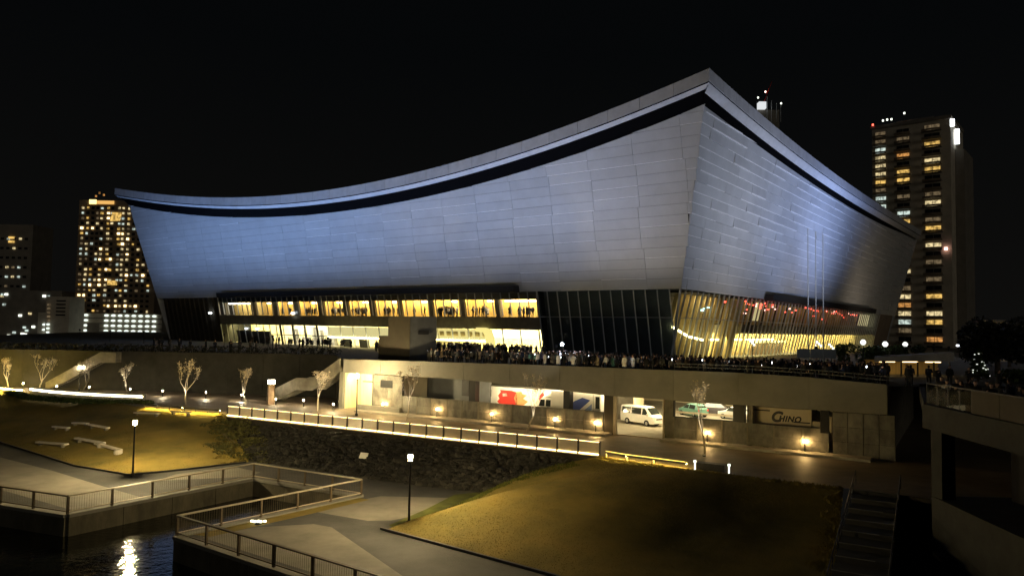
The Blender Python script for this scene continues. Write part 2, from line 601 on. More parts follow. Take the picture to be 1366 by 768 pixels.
quay('quay_wall', [C2, C3], 'short concrete quay wall at the closed end of the water inlet')
quay('quay_wall', [C3, C4, C5, V(4, 27.5, PZ)], 'concrete quay wall round the paved point in front of the inlet')

def railing(pts, label, postmat, railmat, lower=True, h=1.1, step=3.1, group=None):
    r = thing('railing', pts[0], label, 'railing', group)
    for a, b in zip(pts, pts[1:]):
        d = b - a
        n = max(1, round(d.length / step))
        for i in range(n + 1):
            p = a.lerp(b, i / n)
            m_ = MB()
            m_.box((p.x, p.y, p.z + h / 2), (0.13, 0.13, h), math.atan2(d.y, d.x))
            m_.build('post', postmat, r)
        u = d.normalized()
        nn = V(u.y, -u.x, 0)
        m_ = MB()
        m_.obox(a + V(0, 0, h) - nn * 0.09, d, nn * 0.18, (0, 0, 0.07))
        m_.build('handrail', railmat, r)
        m_ = MB()
        m_.obox(a + V(0, 0, 0.12) - nn * 0.03, d, nn * 0.06, (0, 0, 0.06))
        m_.build('lower_rail', railmat if lower else postmat, r)
        m_ = MB()
        nb = int(d.length / 0.16)
        for i in range(nb):
            p = a.lerp(b, (i + .5) / nb)
            m_.tube((p.x, p.y, p.z + 0.15), (p.x, p.y, p.z + h), 0.008, n=3, caps=False)
        m_.build('baluster', M['raildark'], r, kind='stuff')
    return r
up = V(0, 0, 0.1)
railing([C0 + up, C1 + up], 'dark railing along the outer edge of the left bank path', M['raildark'], M['raildark'], False)
railing([C1 + up, C2 + up], 'pale railing on the left bank above the inlet, ending at a corner post', M['raildark'], M['railpale'])
railing([C2 + up, C3 + up], 'pale railing across the closed end of the inlet below the rocks', M['raildark'], M['railpale'])
railing([C3 + up, C4 + up], 'pale railing along the near side of the inlet by the bright grass light', M['raildark'], M['railpale'])
railing([C4 + up, C5 + up, V(4, 27.5, PZ + .1)], 'dark railing above the water at the bottom of the paved point', M['raildark'], M['raildark'], False)

# thin kerb lines beside the lawns
def kerb(pts, label):
    t = thing('kerb_edge', pts[0], label, 'kerb')
    for a, b in zip(pts, pts[1:]):
        d = b - a
        u = d.normalized()
        nn = V(u.y, -u.x, 0)
        m_ = MB()
        m_.obox(a - nn * 0.08 - V(0, 0, .05), d, nn * 0.16, (0, 0, 0.19))
        m_.build('kerb_stone', M['dark'], t)
kerb([V(-7.8, 46.6, PZ), V(-2.4, 42.3, PZ), V(2.4, 38.4, PZ), V(7, 33.9, PZ)], 'dark kerb between the plaza and the right lawn mound')
kerb([V(-51.7, 76.4, PZ), V(-44, 70.2, PZ), V(-37.2, 64.7, PZ), V(-30.9, 61.4, PZ), V(-27.4, 64.1, PZ), V(-23.7, 67.8, PZ)], 'dark kerb round the foot of the left lawn')

# =================================================================== ARENA
K = 1.45
TILT = 0.232
Z0 = 4.2
YAW = rad(36.7)
AB = V(21.785, 101.95, 0)
DL = V(-math.cos(YAW), math.sin(YAW), 0)
DR = V(math.sin(YAW), math.cos(YAW), 0)
NL, NR = -DR, -DL
LL, LR = 128.3, 146.8
DECK = 5.9
ZP = 15.6

def fp(side, s, z, off=0.0):
    """point on the leaning facade: s metres along it from the near corner, off metres outward"""
    d, n = (DL, NL) if side == 'L' else (DR, NR)
    p = AB + d * s + n * (TILT * (z - Z0) + off)
    return V(p.x, p.y, z)

def smin(z):
    return -TILT * (z - Z0)

def smax(side, z):
    return (LL if side == 'L' else LR) + TILT * (z - Z0)

_tl = np.polyfit([-7.7, 2.2, 16.2, 28.9, 44.8, 75.4, 82.8, 97.2, 117.2, 136.9], [38.06, 35.98, 33.6, 32.2, 30.94, 30.72, 31.0, 32.1, 34.5, 37.87], 4)
_tr = np.polyfit([-8.3, 18.9, 45.5, 71.9, 101.8, 153.7], [37.95, 37.1, 36.6, 36.3, 36.8, 38.9], 3)
ztop = {'L': lambda s: float(np.polyval(_tl, s)), 'R': lambda s: float(np.polyval(_tr, s))}

arena = thing('arena', (AB.x, AB.y, DECK), 'large indoor arena with leaning metal clad walls under a sagging upswept roof', 'arena')

# cladding panels: boards 7 m long in courses, each leaning out at its lower edge
CH = 1.36
cands = []
for side, plen in (('L', 7.0), ('R', 6.4)):
    row = 0
    z = ZP
    while z < 39:
        z1 = z + CH
        if side == 'L':
            shift = 2.2 + ((row // 4) % 2) * 0.3
        else:
            shift = (row * 2.37 + (row % 3) * 1.1) % plen
        s = -14 + shift
        while s < smax(side, 30) + 10:
            a, b = s + 0.016, s + plen - 0.016
            a0, b0 = max(a, smin(z) + .0), min(b, smax(side, z))
            a1, b1 = max(a, smin(z1) + .0), min(b, smax(side, z1))
            if b0 - a0 > 0.2 and b1 - a1 > 0.2:
                tops, bots = [], []
                for k in range(4):
                    f = k / 3
                    sb, st = a0 + (b0 - a0) * f, a1 + (b1 - a1) * f
                    zt = min(z1 - 0.035, ztop[side](st))
                    if zt < z + 0.04:
                        zt = z + 0.04
                    tops.append((st, zt))
                    bots.append((sb, z))
                if max(t[1] for t in tops) > z + 0.1:
                    cands.append((side, row, bots, tops))
            s += plen
        z = z1
        row += 1
def dist(c):
    side, row, bots, tops = c
    p = fp(side, bots[1][0], bots[1][1])
    return (p - V(0, 0, 10)).length - (0 if side == 'R' else 0)
cands.sort(key=dist)
rest = MB()
for i, (side, row, bots, tops) in enumerate(cands):
    m_ = MB() if i < 296 else rest
    lip = RND.choice((0.05, 0.07, 0.09, 0.14, 0.2)) if side == 'R' else RND.choice((0.02, 0.025, 0.03, 0.04, 0.06))
    tip = 0.012
    B_ = [fp(side, s, z, lip) for s, z in bots]
    T_ = [fp(side, s, z, tip) for s, z in tops]
    Bi = [fp(side, s, z, -0.06) for s, z in bots]
    Ti = [fp(side, s, z, -0.06) for s, z in tops]
    # paler colour painting in the lit line along the foot of some boards
    edge_highlight = RND.random() < (.75 if side == 'R' else .35)
    C_ = [fp(side, s, z + (.085 if edge_highlight else .03), lip - .004) for s, z in bots]
    if side == 'L':
        rows = [Ti, T_, C_, B_, Bi]
        mi_ = [0, 0, 1, 1]
    else:
        rows = [Bi, B_, C_, T_, Ti]
        mi_ = [1, 1, 0, 0]
    f0 = len(m_.f)
    m_.grid(rows)
    if edge_highlight:
        for r_ in range(4):
            for c_ in range(3):
                m_.m[f0 + r_ * 3 + c_] = mi_[r_]
    rows = [rows[0], rows[1], rows[3], rows[4]]
    m_.face([rows[0][0], rows[1][0], rows[2][0], rows[3][0]])
    m_.face([rows[3][3], rows[2][3], rows[1][3], rows[0][3]])
    if i < 296:
        m_.build('cladding_panel', [M['clad'], M['edge_highlight']], arena)
rest.build('cladding_panels_beyond', [M['clad'], M['edge_highlight']], arena, kind='stuff')
# backing wall behind the cladding, and the two far walls
for side in 'LR':
    n = 40
    rows = []
    for t in (0, 1):
        row = []
        for i in range(n + 1):
            f = i / n
            if t == 0:
                z = DECK if False else ZP
                s = smin(z) + 0.12 + f * (smax(side, z) - smin(z) - .24)
            else:
                s = smin(37) + 0.2 + f * (smax(side, 37) - smin(37) - 0.4)
                z = ztop[side](s) - 0.03
            row.append(fp(side, s, z, -0.09))
        rows.append(row)
    m_ = MB()
    m_.grid(rows)
    m_.build('backing_wall', M['backing'], arena)
far = AB + DL * LL + DR * LR
m_ = MB()
for d0, nn, L_, o in ((DR, DL, LR, AB + DL * LL), (DL, DR, LL, AB + DR * LR)):
    pts = []
    for s, z in ((0, DECK), (L_, DECK), (L_, 37.5), (L_ * .5, 34), (0, 37.5)):
        e = TILT * (z - Z0)
        sx = s + (e if s > 0 else -e if z > 20 and s == 0 else 0)
        p = o + d0 * (s if s == L_ * .5 else (s + e if s > 0 else s - e)) + nn * e
        pts.append((p.x, p.y, z))
    m_.face(pts)
m_.build('rear_wall', M['clad'], arena)

# ---- roof: saddle sheet with a deep metal fascia
RN = V(23.235, 88.0, 0)
RLL, RLR = 147.6, 162.0
_rl = np.polyfit([147.1, 125.8, 101.8, 88.9, 77.4, 60.4, 45.2, 33.9, 17.3, 0.0], [41.51, 38.14, 35.10, 34.21, 33.65, 33.82, 34.61, 35.54, 38.06, 41.57], 4)
_rr = np.polyfit([0, 12, 46, 63.4, 90.6, 156], [41.6, 40.9, 39.75, 39.5, 39.6, 40.6], 3)
zrl = lambda s: float(np.polyval(_rl, s))
zrr = lambda s: float(np.polyval(_rr, s))
def rp(side, s, inset=0.0, dz=0.0):
    d, n, L_, zf = (DL, NL, RLL, zrl) if side == 'L' else (DR, NR, RLR, zrr)
    s2 = inset + (L_ - 2 * inset) * (s / L_)
    p = RN + d * s2 - n * inset
    return V(p.x, p.y, zf(s) + dz)
N_ = 24
rows = []
for i in range(N_ + 1):
    u = RLL * i / N_
    row = []
    for j in range(N_ + 1):
        v = RLR * j / N_
        p = RN + DL * u + DR * v
        row.append((p.x, p.y, zrl(u) + zrr(v) - 41.58 - 0.05))
    rows.append(row)
m_ = MB()
m_.grid(rows)
m_.build('roof', M['roof'], arena, True)
for side, L_, np_ in (('L', RLL, 32), ('R', RLR, 35)):
    for i in range(np_):
        a, b = L_ * i / np_, L_ * (i + 1) / np_
        g = 0.02
        s_ = [a + (g if i else 0), (a + b) / 2, b - g]
        m_ = MB()
        R4 = [[rp(side, s, 0.25, 0.0) for s in s_], [rp(side, s, 0, 0.02) for s in s_], [rp(side, s, 0, -1.52) for s in s_], [rp(side, s, 0.25, -1.52) for s in s_]]
        if side == 'R':
            R4 = R4[::-1]
        m_.grid(R4)
        m_.build('fascia_panel', M['fascia'], arena)
    n = 44
    ss = [L_ * i / n for i in range(n + 1)]
    m_ = MB()
    m_.grid([[rp(side, s, 0.12, -1.5) for s in ss], [rp(side, s, 0.12, -1.72) for s in ss]])
    m_.build('shadow_gap', M['darkband'], arena)
    m_ = MB()
    m_.grid([[rp(side, s, 0.10, -1.70) for s in ss], [rp(side, s, 0.55 if side == 'L' else .75, -2.15 if side == 'L' else -2.6) for s in ss], [rp(side, s, 0.95, -2.15 if side == 'L' else -2.6) for s in ss]])
    m_.build('soffit_strip', M['fascia'], arena, True)
    # dark louvred eave between roof and wall head
    rows = [[], []]
    for i in range(n + 1):
        f = i / n
        rows[0].append(rp(side, L_ * f, 0.9, -2.12 if side == 'L' else -2.57))
        s = smin(36) + 0.0 + f * (smax(side, 36) - smin(36))
        zt = ztop[side](s)
        s = smin(zt) + f * (smax(side, zt) - smin(zt))
        rows[1].append(fp(side, s, ztop[side](s) + 0.0, -0.05))
    m_ = MB()
    m_.grid(rows)
    m_.build('eave_louvre', M['darkband'], arena)

# ---- dark canopy fins over the windows
def fbox(m_, side, s0, s1, z0, z1, o0, o1, mi=0):
    """box between two stations, two heights and two offsets from the facade plane"""
    P = [fp(side, s, z, o) for z in (z0, z1) for o in (o0, o1) for s in (s0, s1)]
    b = len(m_.v)
    m_.v += [tuple(p) for p in P]
    fs = [(0, 2, 3, 1), (4, 5, 7, 6), (0, 1, 5, 4), (2, 6, 7, 3), (0, 4, 6, 2), (1, 3, 7, 5)]
    m_.f += [tuple(b + i for i in f) for f in fs]
    m_.m += [mi] * 6
def fpart(name, m, side, s0, s1, z0, z1, o0, o1, parent=None):
    m_ = MB()
    fbox(m_, side, s0, s1, z0, z1, o0, o1)
    return m_.build(name, m, parent or arena)
fpart('window_canopy', M['dark'], 'L', 23.6, 103.4, 15.45, 16.45, 0.22, 1.5)
fpart('window_canopy', M['dark'], 'R', 30.6, 114.0, 15.35, 16.45, 0.22, 1.6)

# ---- curtain walls: panes, mullions, transoms
ZT = 11.74
def curtain(side, s_from, s_to, step, rows, gm):
    n = max(1, round((s_to - s_from) / step))
    for i in range(n):
        a, b = s_from + (s_to - s_from) * i / n, s_from + (s_to - s_from) * (i + 1) / n
        for z0, z1 in rows:
            P = [fp(side, a + .03, z0, -0.04), fp(side, b - .03, z0, -0.04), fp(side, b - .03, z1, -0.04), fp(side, a + .03, z1, -0.04)]
            m_ = MB()
            m_.face(P if side == 'R' else P[::-1])
            m_.build('glass_pane', gm, arena)
    zlo, zhi = rows[0][0], rows[-1][1]
    for i in range(n + 1):
        s = s_from + (s_to - s_from) * i / n
        fpart('mullion', M['steel'], side, s - 0.05, s + 0.05, zlo, zhi, -0.12, 0.09)
    for z0, z1 in rows[:-1]:
        fpart('transom', M['steel'], side, s_from, s_to, z1 + 0.003, z1 + 0.09, -0.1, 0.075)
curtain('L', smin(9) + 0.15, 20.5, 1.72, [(DECK, ZT), (ZT + .1, ZP - .05)], M['darkglass'])
curtain('L', 20.6, 105.5, 1.75, [(ZT + .1, ZP - .05)], M['glass'])
curtain('L', 84.0, 106.0, 2.2, [(DECK, 9.8)], M['glass'])
curtain('L', 21.0, 84.0, 3.5, [(DECK, 9.8)], M['glass'])
curtain('R', smin(9) + 0.15, 128.0, 2.0, [(DECK, ZT), (ZT + .1, ZP - .05)], M['glass'])
# dark finned wall at the far left end
m_ = MB()
fbox(m_, 'L', 106.1, LL, DECK, ZP, -0.5, -0.1)
m_.build('end_wall', M['brownwall'], arena)
for i in range(11):
    s = 107.2 + i * 1.95
    fpart('wall_fin', M['brownwall'], 'L', s - .12, s + .12, DECK, ZP - .1, -.08, 0.3)
m_ = MB()
fbox(m_, 'R', 128.1, LR, DECK, ZP, -0.5, -0.1)
m_.build('end_wall', M['tower2'], arena)
# corner post and inner dark rooms behind the near corner
m_ = MB()
a, b = fp('L', smin(DECK), DECK, .1), fp('L', smin(ZP), ZP, .1)
m_.tube(a + V(0, .25, 0), b + V(0, .25, 0), 0.16, n=6)
m_.build('corner_post', M['steel'], arena)

# ---- interior of the left wing
bays = [(105.0, 95.9), (93.5, 88.6), (86.3, 81.4), (79.3, 73.9), (71.5, 66.5), (64.4, 59.3), (57.3, 51.9), (50.6, 44.5), (43.1, 37.6), (36.0, 30.0), (28.8, 21.7)]
fpart('floor_slab', M['bandbrown'], 'L', 20.6, 106, 9.8, ZT, -6.5, -0.02)
fpart('lower_floor', M['intfloor'], 'L', 20.6, 106, DECK - .1, DECK + .02, -7.5, -0.1)
fpart('ceiling', M['grey'], 'L', 20.6, 106, 15.25, 15.5, -6.5, -0.15)
fpart('interior_wall', M['orange'], 'L', 20.6, 106, ZT, 15.25, -4.2, -4.0)
fpart('interior_wall', M['cream'], 'L', 20.6, 106, DECK, 9.8, -7.7, -7.5)
fpart('interior_wall', M['backing'], 'L', 20.2, 20.5, DECK, ZP, -7.5, -0.15)
fpart('interior_wall', M['backing'], 'L', 106.0, 106.2, DECK, ZP, -7.5, -0.15)
fpart('spandrel', M['conc'], 'L', 20.6, 106, 14.45, 15.25, -0.5, -0.14)
def area(name, loc, to, power, col, sx, sy):
    ld = bpy.data.lights.new(name, 'AREA')
    ld.energy = power
    ld.color = col
    ld.shape = 'RECTANGLE'
    ld.size, ld.size_y = sx, sy
    o = bpy.data.objects.new(name, ld)
    COL.objects.link(o)
    o.location = loc
    d = Vector(to) - Vector(loc)
    o.rotation_euler = d.to_track_quat('-Z', 'Y').to_euler()
    return o
edges = [20.6] + [x for b_ in reversed(bays) for x in (b_[1], b_[0])] + [106]
for i in range(0, len(edges), 2):
    if edges[i + 1] - edges[i] > 0.3:
        e_ = (edges[i + 1] - edges[i]) * .14 if 0 < i < len(edges) - 2 else 0
        fpart('pier', M['conc'], 'L', edges[i] + e_, edges[i + 1] - e_, ZT, 15.2, -1.7, -1.2)
for i, (s1, s0) in enumerate(bays):
    white = i in (0,)
    c = (1.0, 0.9, 0.6) if white else (1.0, 0.70, 0.28)
    sm = (s0 + s1) / 2
    area('bay_lamp', fp('L', sm, 15.1, -2.9), fp('L', sm, 14.3, -4.0), (300, 420, 470, 560, 700, 800, 640, 860, 780, 600, 900)[i], c, s1 - s0 - .4, 0.5)
    lw = 0.9 if i not in (0, 10) else (s1 - s0) * .8
    m_ = MB()
    so = s0 + 0.3
    fbox(m_, 'L', so, so + lw, 14.15, 14.35, -1.6, -1.2)
    m_.build('reflection_glow', M['tubewhite'], arena)
area('pier_fill_light', fp('L', 63, 14.9, -0.45), fp('L', 63, 13.0, -1.6), 700, (1, .85, .55), 84, 0.25)  # added fill that brightens the fronts of the piers
# lower left wing: lit lobbies
for s0, s1, pw, col in ((21.6, 30.0, 900, (1, .93, .62)), (30.5, 42.2, 1500, (1, .84, .36)), (54.1, 71.0, 1900, (1, .86, .42)), (71.2, 92.0, 2400, (1, .92, .68)), (92.5, 101, 500, (1, .9, .6)), (101.3, 105.6, 800, (1, .85, .3))):
    sm = (s0 + s1) / 2
    area('lobby_lamp', fp('L', sm, 9.6, -2.2), fp('L', sm, 7.4, -7.0), pw * 2.8, col, s1 - s0, 1.0)
fpart('light_box', emit('entrance_light_box', (1.0, .93, .62), 3.2), 'L', 21.7, 30.2, 8.45, 9.65, -0.7, -0.25)
fpart('light_box', M['tubeyellow'], 'L', 31.5, 42.0, 7.75, 7.9, -0.3, 0.5)
fpart('light_box', M['tubeyellow'], 'L', 54.4, 70.0, 7.6, 7.75, -0.3, 0.5)
fpart('sign_band', emit('lit_sign_band', (1.0, .84, .32), 1.0), 'L', 30.7, 42.1, 8.0, 9.7, -0.9, -0.6)
fpart('sign_band', emit('lit_sign_band_pale', (1.0, .87, .40), 0.85), 'L', 54.3, 70.6, 7.9, 9.7, -0.9, -0.6)
for i in range(7):
    s = 31.6 + i * 1.55
    fpart('sign_frame', M['slatgold'], 'L', s, s + 0.95, 8.5, 9.3, -0.58, -0.5)
for s in (60.2, 65.0, 34.0, 38.0):
    fpart('door_frame', M['dark'], 'L', s, s + 2.6, DECK, 7.4, -1.0, -0.9)
m_ = MB()
m_.prism([fp('L', s_, z_, -.2) for s_, z_ in [(32.6, 10.0), (31.2, 10.0), (30.6, 9.85), (30.2, 9.4), (29.95, 8.6), (29.9, DECK), (30.9, DECK), (30.95, 8.7), (31.3, 9.25), (32.6, 9.3)]], NL * 1.1)
m_.build('entrance_arch', emit('arch_light', (1.0, .85, .28), 1.0), arena)
fpart('green_screen', M['grey'], 'L', 89.5, 101.0, DECK, 8.5, -0.7, -0.4)
for s in (73.5, 77.2, 81.0, 85.0):
    fpart('lobby_frame', M['dark'], 'L', s - .12, s + .12, DECK, 9.8, -0.3, 0.05)
fpart('lobby_frame', M['dark'], 'L', 71.0, 88.0, 7.75, 7.92, -0.28, 0.04)
for s0, s1, z0, z1 in ((74, 76.2, 6.0, 7.6), (78, 79.4, 6.0, 8.9), (80.2, 80.8, 6.0, 9.5), (82.2, 84.0, 6.0, 7.4), (75.2, 75.8, 7.9, 9.3), (86, 87.2, 6, 9.0)):
    fpart('lobby_column', M['concwall'], 'L', s0, s1, z0, z1, -5.2, -4.4)
for s in (96.4, 92.6):
    m_ = MB()
    m_.lathe(fp('L', s, 8.9, 0.2) - V(0, 0, .15), [(0.16, 0), (0.3, .12), (0.3, .22), (0.16, .34)], 10)
    m_.build('wall_lamp', M['flood'], arena)
m_ = MB()
m_.lathe(fp('L', 79.6, 12.1, 0.35) - V(0, 0, .15), [(0.2, 0), (0.38, .15), (0.38, .28), (0.2, .42)], 10)
m_.build('wall_lamp', M['flood'], arena)
m_ = MB()
m_.lathe(fp('L', 108.4, 12.1, 0.6) - V(0, 0, .15), [(0.2, 0), (0.38, .15), (0.38, .28), (0.2, .42)], 10)
m_.build('wall_lamp', M['flood'], arena)
# dark near-left corner: wall added against lobby light, its grey standing for glass reflections
fpart('interior_wall', M['grey'], 'L', -0.4, 20.4, DECK, ZP, -1.5, -1.3)

# ---- interior of the right wing: gold vertical slats, lit lower hall
fpart('floor_slab', M['bandbrown'], 'R', 24.5, 128, 9.75, 11.2, -7, -0.3)
fpart('lower_floor', M['intfloor'], 'R', 0.5, 128, DECK - .1, DECK + .02, -8, -0.1)
fpart('interior_wall', M['cream'], 'R', 18.5, 128, DECK, 9.75, -5.2, -5.0)
fpart('interior_wall', M['brownwall'], 'R', 2.0, 128, 9.75, ZP, -8.2, -8.0)
fpart('interior_wall', M['slatgold'], 'R', 2.0, 18.4, DECK, 9.75, -8.2, -8.0)
fpart('ceiling', M['dark'], 'R', 1, 128, 15.3, 15.5, -7.6, -0.3)
m_ = MB()
n_sl = 84
for i in range(n_sl):
    s = 18.6 + i * 1.3
    m_ = MB()
    fbox(m_, 'R', s, s + 0.42, DECK, 9.72, -4.7, -4.2)
    m_.build('timber_slat', M['slatgold'], arena)
for i in range(9):
    s = 1.4 + i * 1.9
    fpart('interior_fin', M['slatgold'], 'R', s, s + 0.3, DECK, 15.2, -2.6, -2.0)
for i in range(30):
    s = 19 + i * 3.2
    fpart('interior_fin', M['slatgold'], 'R', s, s + 0.3, 11.3, 15.2, -2.8, -2.2)
for s0 in (17.5, 21.2):
    fpart('column', M['slatgold'], 'R', s0, s0 + 1.0, DECK, 15.2, -1.4, -0.5)
for i in range(8):
    sm = 24 + i * 13.2
    area('hall_lamp', fp('R', sm, 9.5, -1.6), fp('R', sm, 7.6, -5.0), 2300, (1, .86, .40), 11, 0.8)
area('lobby_lamp', fp('R', 9, 14.6, -1.0), fp('R', 9, 8, -5.5), 260, (1, .74, .34), 13, 1.0)
area('lobby_lamp', fp('R', 60, 14.9, -1.4), fp('R', 60, 12, -6), 350, (1, .74, .34), 70, 0.8)
for s0, s1, z0, z1 in ((-0.6, 5.5, 10.4, 9.1), (5.5, 11.5, 9.1, 8.55)):
    m_ = MB()
    m_.obox(fp('R', s0, z0, -1.0), fp('R', s1, z1, -1.0) - fp('R', s0, z0, -1.0), NR * 0.12, (0, 0, 0.28))
    m_.build('light_line', M['tubeyellow'], arena)
for s0, s1 in ((13.5, 18.0), (21.5, 28.0), (29.5, 44.0)):
    fpart('light_line', M['tubeyellow'], 'R', s0, s1, 8.65, 8.9, -1.1, -0.95)
fpart('lit_doorway', emit('doorway_light', (1, .83, .36), 1.4), 'R', 12.2, 19.0, DECK, 8.1, -3.6, -3.4)
for s in (14.2, 16.6):
    fpart('door_frame', M['slatgold'], 'R', s, s + 0.4, DECK, 8.1, -3.3, -3.1)
for s0 in (37.0, 43.0, 49.0):
    fpart('hall_door', M['wood'], 'R', s0, s0 + 5.6, DECK, 8.1, -2.4, -2.2)
fpart('door_head', M['cream'], 'R', 35.5, 56, 8.1, 8.5, -2.4, -2.1)
fpart('lit_window', emit('end_window_light', (1, .86, .45), .8), 'R', 110.5, 121.5, 12.2, 15.1, -1.5, -1.2)
fpart('upper_lit_slot', emit('slot_light', (1, .83, .4), .75), 'R', 31.6, 34.0, 12.0, 15.1, -1.5, -1.2)
rr = random.Random(5)
for i in range(62):  # glowing bars added inside the glass for red street reflections
    s = rr.choice([rr.gauss(34, 5), rr.gauss(62, 12), rr.gauss(85, 14), rr.gauss(28, 10)])
    s = min(max(s, 4), 106)
    z = 15.05 - abs(rr.gauss(0, 0.55))
    w = rr.uniform(.3, 1.1)
    m_ = MB()
    fbox(m_, 'R', s, s + w, z - .12, z + rr.uniform(.05, .14), -0.75, -0.55)
    m_.build('reflection_glow', rr.choice([M['redlamp']] * 5 + [M['pinklamp']] * 2), arena)
for s, z in ((6.8, 13.0), (7.9, 13.2), (7.4, 12.9), (9.3, 13.4)):
    m_ = MB()
    fbox(m_, 'R', s, s + .7, z, z + .18, -0.8, -0.6)
    m_.build('reflection_glow', M['cyanlamp'], arena)

# ---- floodlights on the deck that wash the facade
def spot(loc, to, power, col, size, blend=0.8, radius=0.25):
    ld = bpy.data.lights.new('floodlight_beam', 'SPOT')
    ld.energy = power
    ld.color = col
    ld.spot_size = rad(size)
    ld.spot_blend = blend
    ld.shadow_soft_size = radius
    o = bpy.data.objects.new('floodlight_beam', ld)
    COL.objects.link(o)
    o.location = loc
    d = Vector(to) - Vector(loc)
    o.rotation_euler = d.to_track_quat('-Z', 'Y').to_euler()
FLOODS = []
def floodlight(side, s, off, to_s, to_z, power, col, size, blend, label):
    p = fp(side, s, DECK, off)
    t = thing('floodlight', p, label, 'floodlight', 'floodlights washing the arena walls')
    q = fp(side, to_s, to_z)
    d = (q - p - V(0, 0, 2.2)).normalized()
    m_ = MB()
    m_.tube(p, p + V(0, 0, 2.0), 0.05, n=6)
    m_.lathe(p, [(0.25, 0.0), (0.25, 0.05), (0.06, 0.09)], 8)
    m_.build('stand', M['black'], t)
    h = p + V(0, 0, 2.2)
    m_ = MB()
    m_.tube(h - d * 0.3, h + d * 0.05, 0.12, 0.26, 8)
    m_.build('lamp_head', M['black'], t)
    spot(h + d * 0.12, q, power, col, size, blend)
BL = (0.36, 0.54, 0.97)
LB = ['right of the low dark crate', 'below the dark glazing', 'below the bright entrance light', 'before the arched entrance', 'behind the dark kiosk', 'left of the dark kiosk', 'before the white lit lobby', 'near the green screen', 'near the left end wall', 'past the left end wall']
for i in range(10):
    s_ = 4 + i * 13.4
    pw = [21, 25, 25, 25, 27, 29, 30, 26, 20, 17][i]
    floodlight('L', s_, 22, s_ + 1, 40.5, pw * 590, tuple(a_ + (b_ - a_) * min(1, i / 4) for a_, b_ in zip((.54, .62, .90), (.31, .51, 1.0))), 101, 1.0, 'black floodlight on a stand %s, aimed at the left wall' % LB[i])
for s_, off_, to_s, to_z, pw, sz, bl_, cl_, lb in ((0, 27, 6, 38, 24, 104, 1.0, (.60, .66, .84), 'right of the near arena corner'), (16, 27, 22, 38, 25, 104, 1.0, (.56, .63, .86), 'before the lit corner lobby'),
                                               (32, 27, 40, 39, 34, 104, 1.0, (.45, .57, .95), 'before the wooden hall doors'), (50, 27, 60, 44, 66, 100, 1.0, (.40, .54, 1.0), 'beside the three flagpoles'),
                                               (10, 16, 16, 17, 2.6, 130, 1.0, (1.0, .80, .55), 'added for fill behind the crowd'), (40, 18, 50, 17, 3.2, 130, 1.0, (1.0, .80, .55), 'added for fill by the boards'), (88, 20, 100, 24, 4.0, 130, 1.0, (1.0, .80, .58), 'added for fill at hall end')):  # warm low spots added as fill for crowd and promenade light
    floodlight('R', s_, off_, to_s, to_z, pw * (760 if pw > 10 else 900), cl_, sz, bl_, 'black floodlight on a stand %s, aimed at the right wall' % lb)

# =================================================================== PODIUM AND DECK
P0, P1 = V(-20.1, 90.0, 0), V(30.0, 59.6, 0)
PA = (P1 - P0).normalized()
PM = V(PA.y, -PA.x, 0)
if PM.y > 0:
    PM = -PM
PL = (P1 - P0).length
def pq(q, z=0.0, off=0.0):
    p = P0 + PA * q + PM * off
    return V(p.x, p.y, z)
podium = thing('podium', (P0.x, P0.y, 0), 'long concrete podium carrying the raised deck, with parking behind its openings', 'building')
mb = MB()
mb.face([pq(0, DECK, -.3), pq(PL, DECK, -.3), (60, 60, DECK), (200, 80, DECK), (200, 420, DECK), (-200, 420, DECK), (-110, 119, DECK), (-24.5, 104, DECK)])
struct('deck', mb, M['concdark'])
TOPZ = lambda q: float(np.interp(q, [0, 16, 25, 34, 48, 54, 59], [5.95, 6.15, 6.3, 6.35, 6.45, 6.3, 6.02]))
BOTZ = lambda q: float(np.interp(q, [0, 19, 34, 59], [4.4, 4.35, 3.68, 3.65]))
def pbox(m_, q0, q1, z0, z1, o0, o1, mi=0):
    m_.obox(pq(q0, z0, o0), PA * (q1 - q0), PM * (o1 - o0), (0, 0, z1 - z0), mi)
def ppart(name, m, q0, q1, z0, z1, o0, o1, parent=None):
    m_ = MB()
    pbox(m_, q0, q1, z0, z1, o0, o1)
    return m_.build(name, m, parent or podium)
nf = 10
for i in range(nf):
    q0, q1 = PL * i / nf, PL * (i + 1) / nf - 0.02
    m_ = MB()
    m_.prism([pq(q0, BOTZ(q0), 0.02), pq(q1, BOTZ(q1), 0.02), pq(q1, TOPZ(q1), 0.02), pq(q0, TOPZ(q0), 0.02)], -PM * 0.35)
    m_.build('fascia_panel', M['conc'], podium)
ppart('deck_slab', M['concdark'], 0.1, PL, 4.6, DECK - .02, -37, -0.4)
# rail on the right part of the deck edge
for i in range(9):
    q = 41 + i * 2.2
    ppart('rail_post', M['dark'], q, q + .08, TOPZ(q), TOPZ(q) + .62, -0.25, -0.17)
for dz in (0.3, 0.58):
    m_ = MB()
    for q in (41, 48, 54):
        q1 = {41: 48, 48: 54, 54: 59}[q]
        m_.prism([pq(q, TOPZ(q) + dz, -.24), pq(q1, TOPZ(q1) + dz, -.24), pq(q1, TOPZ(q1) + dz + .06, -.24), pq(q, TOPZ(q) + dz + .06, -.24)], PM * .06)
    m_.build('deck_rail', M['grey'], podium)
